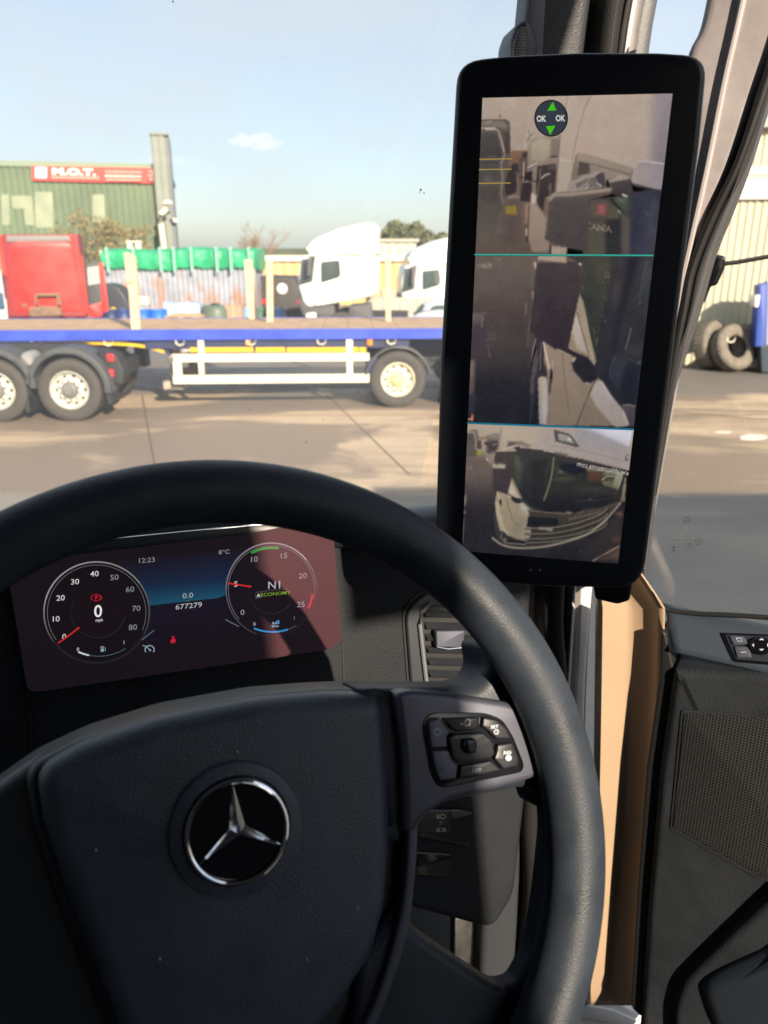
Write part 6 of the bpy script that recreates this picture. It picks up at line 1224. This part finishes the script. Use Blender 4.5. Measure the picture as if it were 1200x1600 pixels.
for x0, x1, y in ((250, 478, 303), (508, 680, 272), (505, 682, 292), (512, 680, 309), (716, 784, 268), (712, 788, 286), (718, 786, 304)):
    x = x0
    while x < x1:
        w_ = random.uniform(6, 15); P_.poly([(x, y-6+(x-500)*.018), (min(x+w_, x1), y-6+(x-500)*.018), (min(x+w_, x1), y+5+(x-500)*.018), (x, y+5+(x-500)*.018)], (222, 160, 148) if y != 292 else (230, 200, 190)); x += w_+4
P_.build('lettering', PRINT, SGN)
tw_ = thing('stair_tower', GP.P(GP.hit(258, 390)[0], 0, -1), 'tall pale ribbed tower at the right end of the green warehouse', 'tower')
TM = mat('tower_cladding', (.21, .235, .205), .6, var=(.6, .12))
w2, a2, b2, v2 = ribbed(tw_, GP.off(.6), 243, 264, 211, 400, .3, .05, TM, back=3)
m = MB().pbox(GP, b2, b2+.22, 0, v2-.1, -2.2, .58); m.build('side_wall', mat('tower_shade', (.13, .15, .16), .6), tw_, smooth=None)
m = MB().pbox(GP, a2-.05, b2+.2, v2, v2+.12, -2.3, .72); m.build('parapet', TM, tw_, smooth=None)
m = MB(); pp = [GP.P(*GP.hit(x, y, 1.5), 1.5) for x, y in ((262, 320), (261, 326), (251, 335), (251, 350), (257, 396))]; m.tube(pp, .16, 12); m.tube([pp[0]+Vector((0, 0, .05)), pp[0]+Vector((0, 0, .2))], [.3, .22], 12); pp2 = pp[-1].copy(); pp2.z = 0; m.tube([pp[-1], pp2], .16, 12)
tag(m.build('flue_pipe', mat('cream_pipe', (.66, .62, .50), .5), None), 'cream cranked flue pipe running up the warehouse corner', 'pipe')
fl_ = thing('floodlight', GP.P(*GP.hit(272, 343, .9), .9), 'small floodlight on the edge of the ribbed tower', 'light')
m = MB().slab(GP, pxs(GP, rnd([(269, 340), (278, 342), (278, 348), (270, 347)], 1), 1.0), .75, 1.0, .03, 2); m.build('lamp_head', mat('lamp_grey', (.5, .5, .5), .4), fl_)
m = MB().slab(GP, pxs(GP, [(266, 341), (271, 343), (271, 345), (266, 344)], .8), .6, .8); m.build('arm', E_['black'], fl_)
# low buff building behind the trucks
BP_ = Plane((0, 42, 0), 0, 0)
bf = thing('buff_shed', (X(530, 42), 44, 0), 'long low buff-coloured shed with a white roof edge behind the white trucks', 'building')
BM = mat('buff_cladding', (.58, .43, .20), .7, var=(1, .12))
w3, a3, b3, v3 = ribbed(bf, BP_, 398, 690, 408, 500, .5, .04, BM, back=6)
m = MB().pbox(BP_, a3-.2, b3+.2, v3, v3+.28, -6.2, .2); m.build('roof', mat('white_roof_edge', (.62, .60, .54), .6), bf, smooth=None)
m = MB(); m.pxbox(BP_, 404, 438, 470, 500, .05, .12); m.pxbox(BP_, 596, 452, 660, 500, .05, .12); m.build('lower_wall', mat('pale_lower_wall', (.42, .38, .30), .7), bf, smooth=None)
P2 = Plane((0, 55, 0), 0, 0)
gs = thing('grey_shed', (X(620, 55), 57, 0), 'pale flat-roofed shed between the two white trucks, under the treeline', 'building')
w4, a4, b4, v4 = ribbed(gs, P2, 592, 650, 378, 420, .6, .05, mat('grey_shed_wall', (.52, .49, .40), .7), back=6)
m = MB().pbox(P2, a4-.2, b4+.2, v4, v4+.2, -6.2, .2); m.build('roof', mat('shed_roof', (.40, .39, .34), .7), gs, smooth=None)
# skip between the trucks
sk = thing('concrete_block_bay', (X(612, 24), 24, 0), 'pale concrete block bay behind the trailer between the white trucks', 'wall')
m = MB(); S0 = Plane((X(612, 24), 24, 0), -4, 0)
for r0 in range(3):
    for c0_ in range(4): m.pbox(S0, -.78+c0_*.52+(r0 % 2)*.0, -.78+c0_*.52+.505, r0*.42, r0*.42+.41, -.5, 0)
m.build('block', mat('cast_block', (.48, .45, .39), .85, var=(2, .15)), sk, smooth=None)

# right-hand unit seen through the door window
CPn = Plane(ground(1130, 572), -8, 0); CPn.O.z = 0
cb = thing('cream_warehouse', CPn.P(3, 0, -5), 'cream corrugated industrial unit seen through the door window', 'building')
CM = mat('cream_cladding', (.50, .48, .37), .55, var=(.6, .05))
w5, a5, b5, v5 = ribbed(cb, CPn, 1078, 1640, 196, 570, .155, .03, CM, back=14)
vA = CPn.hit(1160, 312)[1]; vB = CPn.hit(1160, 290)[1]; vC = CPn.hit(1160, 278)[1]; vD = CPn.hit(1160, 262)[1]; vE = CPn.hit(1160, 250)[1]
m = MB().pbox(CPn, a5, b5, vA, vB, .032, .12); m.build('lower_band', mat('band_grey', (.55, .55, .52), .5), cb, smooth=None)
m = MB().pbox(CPn, a5, b5, vB, vC, .032, .10); m.pbox(CPn, a5, b5, vC+.06, vD, .032, .10); m.build('white_band', mat('band_white', (.68, .67, .62), .5), cb, smooth=None)
m = MB().pbox(CPn, a5, b5, vC, vC+.06, .032, .105); m.build('red_stripe', mat('band_red', (.62, .30, .24), .5), cb, smooth=None)
m = MB().pbox(CPn, a5-.2, b5, v5-.02, v5+.15, -14, .25); m.pbox(CPn, a5-.16, a5-.002, 0, v5-.03, -14, .05); m.build('roof_edge', mat('edge_grey', (.30, .31, .30), .5), cb, smooth=None)
m = MB().pbox(CPn, a5+.05, a5+.16, 0, CPn.hit(1080, 470)[1], .05, .2); m.build('downpipe', E_['black'], cb, smooth=None)
# tyres leaning against the wall
def big_tyre(px, py, w_, rr_, wd, yaw, label, tilt=12):
    base = CPn.P(CPn.hit(px, py)[0], 0, w_); o = thing('old_tyre', (base.x, base.y, 0), label, 'tyre', 'old tyres heaped against the cream unit')
    ax = Matrix.Rotation(R(yaw), 3, 'Z') @ Vector((0, -1, 0)); ax = (ax*math.cos(R(tilt))+Vector((0, 0, math.sin(R(tilt))))).normalized()
    sx = Vector((0, 0, 1)).cross(ax).normalized(); up = ax.cross(sx); c = base+Vector((0, 0, rr_*math.cos(R(tilt))+wd*.5*math.sin(R(tilt))))
    F = lambda x, y, h: c+sx*x+up*y+ax*h
    MB().lathe(F, [(rr_*.52, -wd*.42), (rr_*.62, -wd*.5), (rr_*.85, -wd*.5), (rr_*.97, -wd*.42), (rr_, -wd*.3), (rr_, wd*.3), (rr_*.97, wd*.42), (rr_*.85, wd*.5), (rr_*.62, wd*.5), (rr_*.52, wd*.42), (rr_*.50, wd*.35), (rr_*.8, wd*.3), (rr_*.8, -wd*.3), (rr_*.5, -wd*.35), (rr_*.52, -wd*.42)], 44).build('casing', E_['dusty_tyre'], o, smooth=50)
    m = MB()
    for k in range(30):
        a = 2*math.pi*k/30; c_, s2 = math.cos(a), math.sin(a); c2, s3 = math.cos(a+.12), math.sin(a+.12); r1 = rr_+.012
        m.add([F(rr_*.98*c_, rr_*.98*s2, -wd*.34), F(r1*c_, r1*s2, -wd*.34), F(r1*c2, r1*s3, -wd*.34), F(rr_*.98*c2, rr_*.98*s3, -wd*.34), F(rr_*.98*c_, rr_*.98*s2, wd*.34), F(r1*c_, r1*s2, wd*.34), F(r1*c2, r1*s3, wd*.34), F(rr_*.98*c2, rr_*.98*s3, wd*.34)], [(0, 1, 2, 3), (4, 7, 6, 5), (1, 5, 6, 2), (0, 4, 5, 1), (2, 6, 7, 3)])
    m.build('tread', E_['dusty_tyre'], o, smooth=None); return o
big_tyre(1098, 560, .55, .52, .34, 38, 'dusty tyre at the left of the heap by the yellow post', 10)
big_tyre(1124, 560, .95, .50, .32, 18, 'dusty tyre leaning forward in the middle of the heap', 22)
big_tyre(1165, 562, .70, .52, .34, -30, 'dark tyre at the right of the heap, beside the blue machine', 14)
big_tyre(1150, 560, .25, .48, .30, 10, 'tyre pushed in at the back of the heap against the wall', 6)
yp = thing('yellow_bollard', (ground(1062, 572).x, ground(1062, 572).y, 0), 'short yellow steel bollard beside the tyre heap', 'bollard')
g0 = ground(1062, 572); F = lambda x, y, q: Vector((g0.x+x, g0.y+y, q))
MB().lathe(F, [(.001, 0), (.11, 0), (.11, .02), (.06, .025), (.06, .82), (.04, .88), (.001, .89)], 18).build('post', mat('bollard_yellow', (.70, .52, .03), .5, var=(8, .15)), yp)
MB().lathe(F, [(.062, .5), (.064, .5), (.064, .62), (.062, .62)], 18).build('band', E_['black'], yp)
bmn = thing('blue_machine', CPn.P(CPn.hit(1205, 560)[0], 0, 1.2), 'tall blue and white wash machine standing right of the tyres', 'machine')
MQ = CPn.off(1.2)
def ms(name, pts, w0, w1, bev, m_): return MB().slab(MQ, pxs(MQ, rnd(pts, 2)), w0, w1, bev, 2).build(name, m_, bmn)
ms('column', [(1186, 446), (1200, 442), (1196, 542), (1180, 542)], -.35, 0, .02, mat('machine_blue', (.04, .08, .36), .4)); ms('side_box', [(1179, 462), (1187, 460), (1184, 480), (1178, 480)], -.3, .05, .02, E_['tw'])
ms('base', [(1188, 540), (1260, 540), (1262, 582), (1190, 582)], -.5, .02, .02, mat('machine_dark', (.05, .07, .09), .6)); ms('wash_frame', [(1201, 440), (1260, 440), (1258, 540), (1198, 540)], -.32, -.05, .02, mat('machine_pale', (.4, .42, .5), .5))

# ---- trees and bushes
def leafy(name, c, rad, n, size, cols, label, cat, trunk=None, seed=1, grp=None, dens=1):
    rnd_ = random.Random(seed); root = thing(name, (c[0], c[1], 0), label, cat, grp); c = Vector(c)
    m = MB(); m2 = MB(); blobs = [(Vector((rnd_.uniform(-.7, .7)*rad[0], rnd_.uniform(-.6, .6)*rad[1], rnd_.uniform(-.6, .65)*rad[2])), rnd_.uniform(.28, .5)) for _ in range(14)]
    for i in range(n):
        bc, br = blobs[i % 14]; d = Vector((rnd_.gauss(0, 1), rnd_.gauss(0, 1), rnd_.gauss(0, 1))).normalized()*(rnd_.random()**.4)*br
        p = c+bc+Vector((d.x*rad[0], d.y*rad[1], d.z*rad[2])); a = Vector((rnd_.gauss(0, 1), rnd_.gauss(0, 1), rnd_.gauss(0, 1))).normalized(); q = a.orthogonal().normalized(); r2 = a.cross(q); s_ = size*rnd_.uniform(.5, 1.3)
        (m if rnd_.random() < .6 else m2).add([p-q*s_, p+r2*s_*.5, p+q*s_, p-r2*s_*.5], [(0, 1, 2, 3)])
    m.build('crown', mat('leaf_%s' % name, cols[0], .8), root, smooth=None); m2.build('crown', mat('leaf2_%s' % name, cols[1], .8), root, smooth=None)
    m = MB(); base = Vector((c.x, c.y, 0))
    for k in range(7):
        bc, br = blobs[k]; e = c+bc*.8; mid = base.lerp(e, .5)+Vector((0, 0, .1*rad[2])); m.tube([base, mid, e], [.03*rad[2]+.04, .02*rad[2]+.02, .01], 6)
    m.build('trunk', mat('bark', (.16, .12, .085), .9), root, smooth=60); return root
Yb = 40
leafy('bush', at(148, 370, Yb), (1.5, 1.3, 1.4), 900, .10, ((.19, .16, .07), (.26, .20, .09)), 'brownish winter bush in front of the warehouse, right of the red truck', 'bush', seed=3)
leafy('bush', at(198, 378, Yb+1), (1.5, 1.3, 1.0), 900, .10, ((.22, .18, .08), (.30, .22, .11)), 'lower tawny bush before the warehouse, left of the flue pipe', 'bush', seed=5)
leafy('bush', at(120, 385, Yb+1), (1.1, 1.2, 1.2), 600, .10, ((.18, .17, .08), (.24, .20, .09)), 'small olive bush just above the red cab roof corner', 'bush', seed=8)
sh = thing('site_cabin', (X(225, 38), 38, 0), 'pale cabin roof peeping over the green tarpaulin', 'building')
m = MB(); K0 = Plane((X(222, 37), 37, 0)); m.pbox(K0, -1.6, 1.6, 0, 2.55, -3, 0); m.build('wall', mat('cabin_wall', (.5, .49, .42), .6), sh, smooth=None)
m = MB(); m.pbox(K0, -1.75, 1.75, 2.551, 2.7, -3.1, .1); m.pbox(K0, -.8, -.6, 2.701, 3.05, -1.2, -1); m.pbox(K0, -.4, -.2, 2.701, 3.05, -1.2, -1); m.pbox(K0, -.85, -.15, 3.051, 3.12, -1.22, -.98); m.build('roof', mat('cabin_roof', (.60, .60, .52), .5), sh, smooth=None)
def bare_tree(px, py_base, py_top, Yd, label, seed=1, spread=1.0, col=(.24, .17, .10)):
    r2 = random.Random(seed); top = at(px, py_top, Yd).z; X0 = X(px, Yd, 2.5); root = thing('bare_tree', (X0, Yd, 0), label, 'tree')
    m = MB(); tw2 = MB(); H_ = top
    def grow(p, d, ln, r, lev):
        e = p+d*ln; (m if lev < 3 else tw2).tube([p, (p+e)/2+Vector((r2.uniform(-.05, .05), r2.uniform(-.05, .05), 0))*ln, e], [r, r*.8, r*.6], 5 if lev < 3 else 3, cap=False)
        if lev >= 6: return
        for _ in range(3 if lev > 0 else 6):
            nd = (d+Vector((r2.gauss(0, .38)*spread, r2.gauss(0, .38)*spread, r2.gauss(.05, .22)))).normalized(); grow(p+d*ln*r2.uniform(.55, 1), nd, ln*r2.uniform(.6, .82), r*.6, lev+1)
    grow(Vector((X0, Yd, 0)), Vector((0, 0, 1)), H_*.33, H_*.02, 0)
    m.build('trunk', mat('bare_bark', (.18, .13, .09), .9), root, smooth=60); tw2.build('twigs', mat('twig_brown', col, .9), root, smooth=None); return root
bare_tree(401, 440, 346, 46, 'bare brown winter tree rising above the buff shed', 4, 1.0)
bare_tree(640, 400, 372, 70, 'thin leafless tree on the skyline left of the second white truck', 9, 1.3)
# far treeline
r3 = random.Random(7); m = MB()
for i in range(9000):
    x = r3.uniform(-8, 60); hgt = 3.0+1.1*math.sin(x*.21+1)+.7*math.sin(x*.55)+.4*math.sin(x*1.7)+x*.03
    p = Vector((x, 110+r3.uniform(-3, 8), 2.0+r3.random()**.6*hgt)); a = Vector((r3.gauss(0, 1), r3.gauss(0, 1), r3.gauss(0, 1))).normalized(); q = a.orthogonal().normalized(); r4 = a.cross(q); s_ = .42*r3.uniform(.5, 1.3)
    m.add([p-q*s_, p+r4*s_*.6, p+q*s_, p-r4*s_*.6], [(0, 1, 2, 3)])
fw = m.build('far_wood', mat('far_foliage', (.12, .13, .055), .9), None, smooth=None); tag(fw, 'far line of dark green trees on the skyline behind the white trucks', 'wood', kind='stuff')
tag(MB().add([(-300, 118, 0), (300, 118, 0), (300, 150, 4.2), (-300, 150, 3.4), (300, 260, 4.0), (-300, 260, 3.0)], [(0, 1, 2, 3), (3, 2, 4, 5)]).build('far_hill', mat('hill_grass', (.11, .13, .06), .9, var=(.1, .3)), None, smooth=60), kind='structure')

# ---- unseen box lorries added on our right to shade the ground
def add_shade_lorry(x0, yf, label):
    o = thing('shade_lorry', (x0+1.25, yf-4, 0), label, 'lorry', 'added unseen box lorries that shade the ground on our right')
    m = MB().slab(Plane((x0, yf, 0)), rnd([(0, 1.0), (2.5, 1.0), (2.5, 3.95), (0, 3.95)], .06), 0, 9, .05, 2); m.build('box_body', E_['tw'], o)
    m = MB().box(x0+.5, x0+2, yf-8.8, yf-.2, .55, .99); m.build('chassis', E_['black'], o)
    for y in (yf-1.2, yf-6.5):
        for s_ in (-1, 1): wheel_parts(o, (x0+1.25+s_*1.22, y, .5), (s_, 0, 0), .5, .35)
    return o
add_shade_lorry(3.9, .35, 'added unseen white box lorry shading the ground, the nearer one to our door'); add_shade_lorry(6.6, .1, 'added unseen white box lorry shading the ground, further to the right')

# ---- the small cloud
cl = MB(); r5 = random.Random(5); cc = at(402, 222, 900)
for i in range(26):
    a = r5.uniform(-1, 1); c = cc+Vector((a*26, r5.uniform(-6, 6), r5.uniform(-5, 9)*(1-abs(a)))); rr_ = r5.uniform(5, 10)*(1-.4*abs(a))
    cl.lathe(lambda x, y, h: c+Vector((x, y, h)), [(rr_*math.sin(math.pi*k/8)+.001, -rr_*.6*math.cos(math.pi*k/8)) for k in range(9)], 14)
cmt = bpy.data.materials.new('cloud_vapour'); cmt.use_nodes = True; t = cmt.node_tree; t.nodes.clear()
oo = t.nodes.new('ShaderNodeOutputMaterial'); vv = t.nodes.new('ShaderNodeVolumePrincipled'); vv.inputs['Density'].default_value = .035; vv.inputs['Color'].default_value = (1, 1, 1, 1)
t.links.new(vv.outputs[0], oo.inputs['Volume'])
clo = cl.build('cloud', cmt, None, smooth=60); tag(clo, 'small lone white cloud above the bare tree', 'cloud', kind='structure')
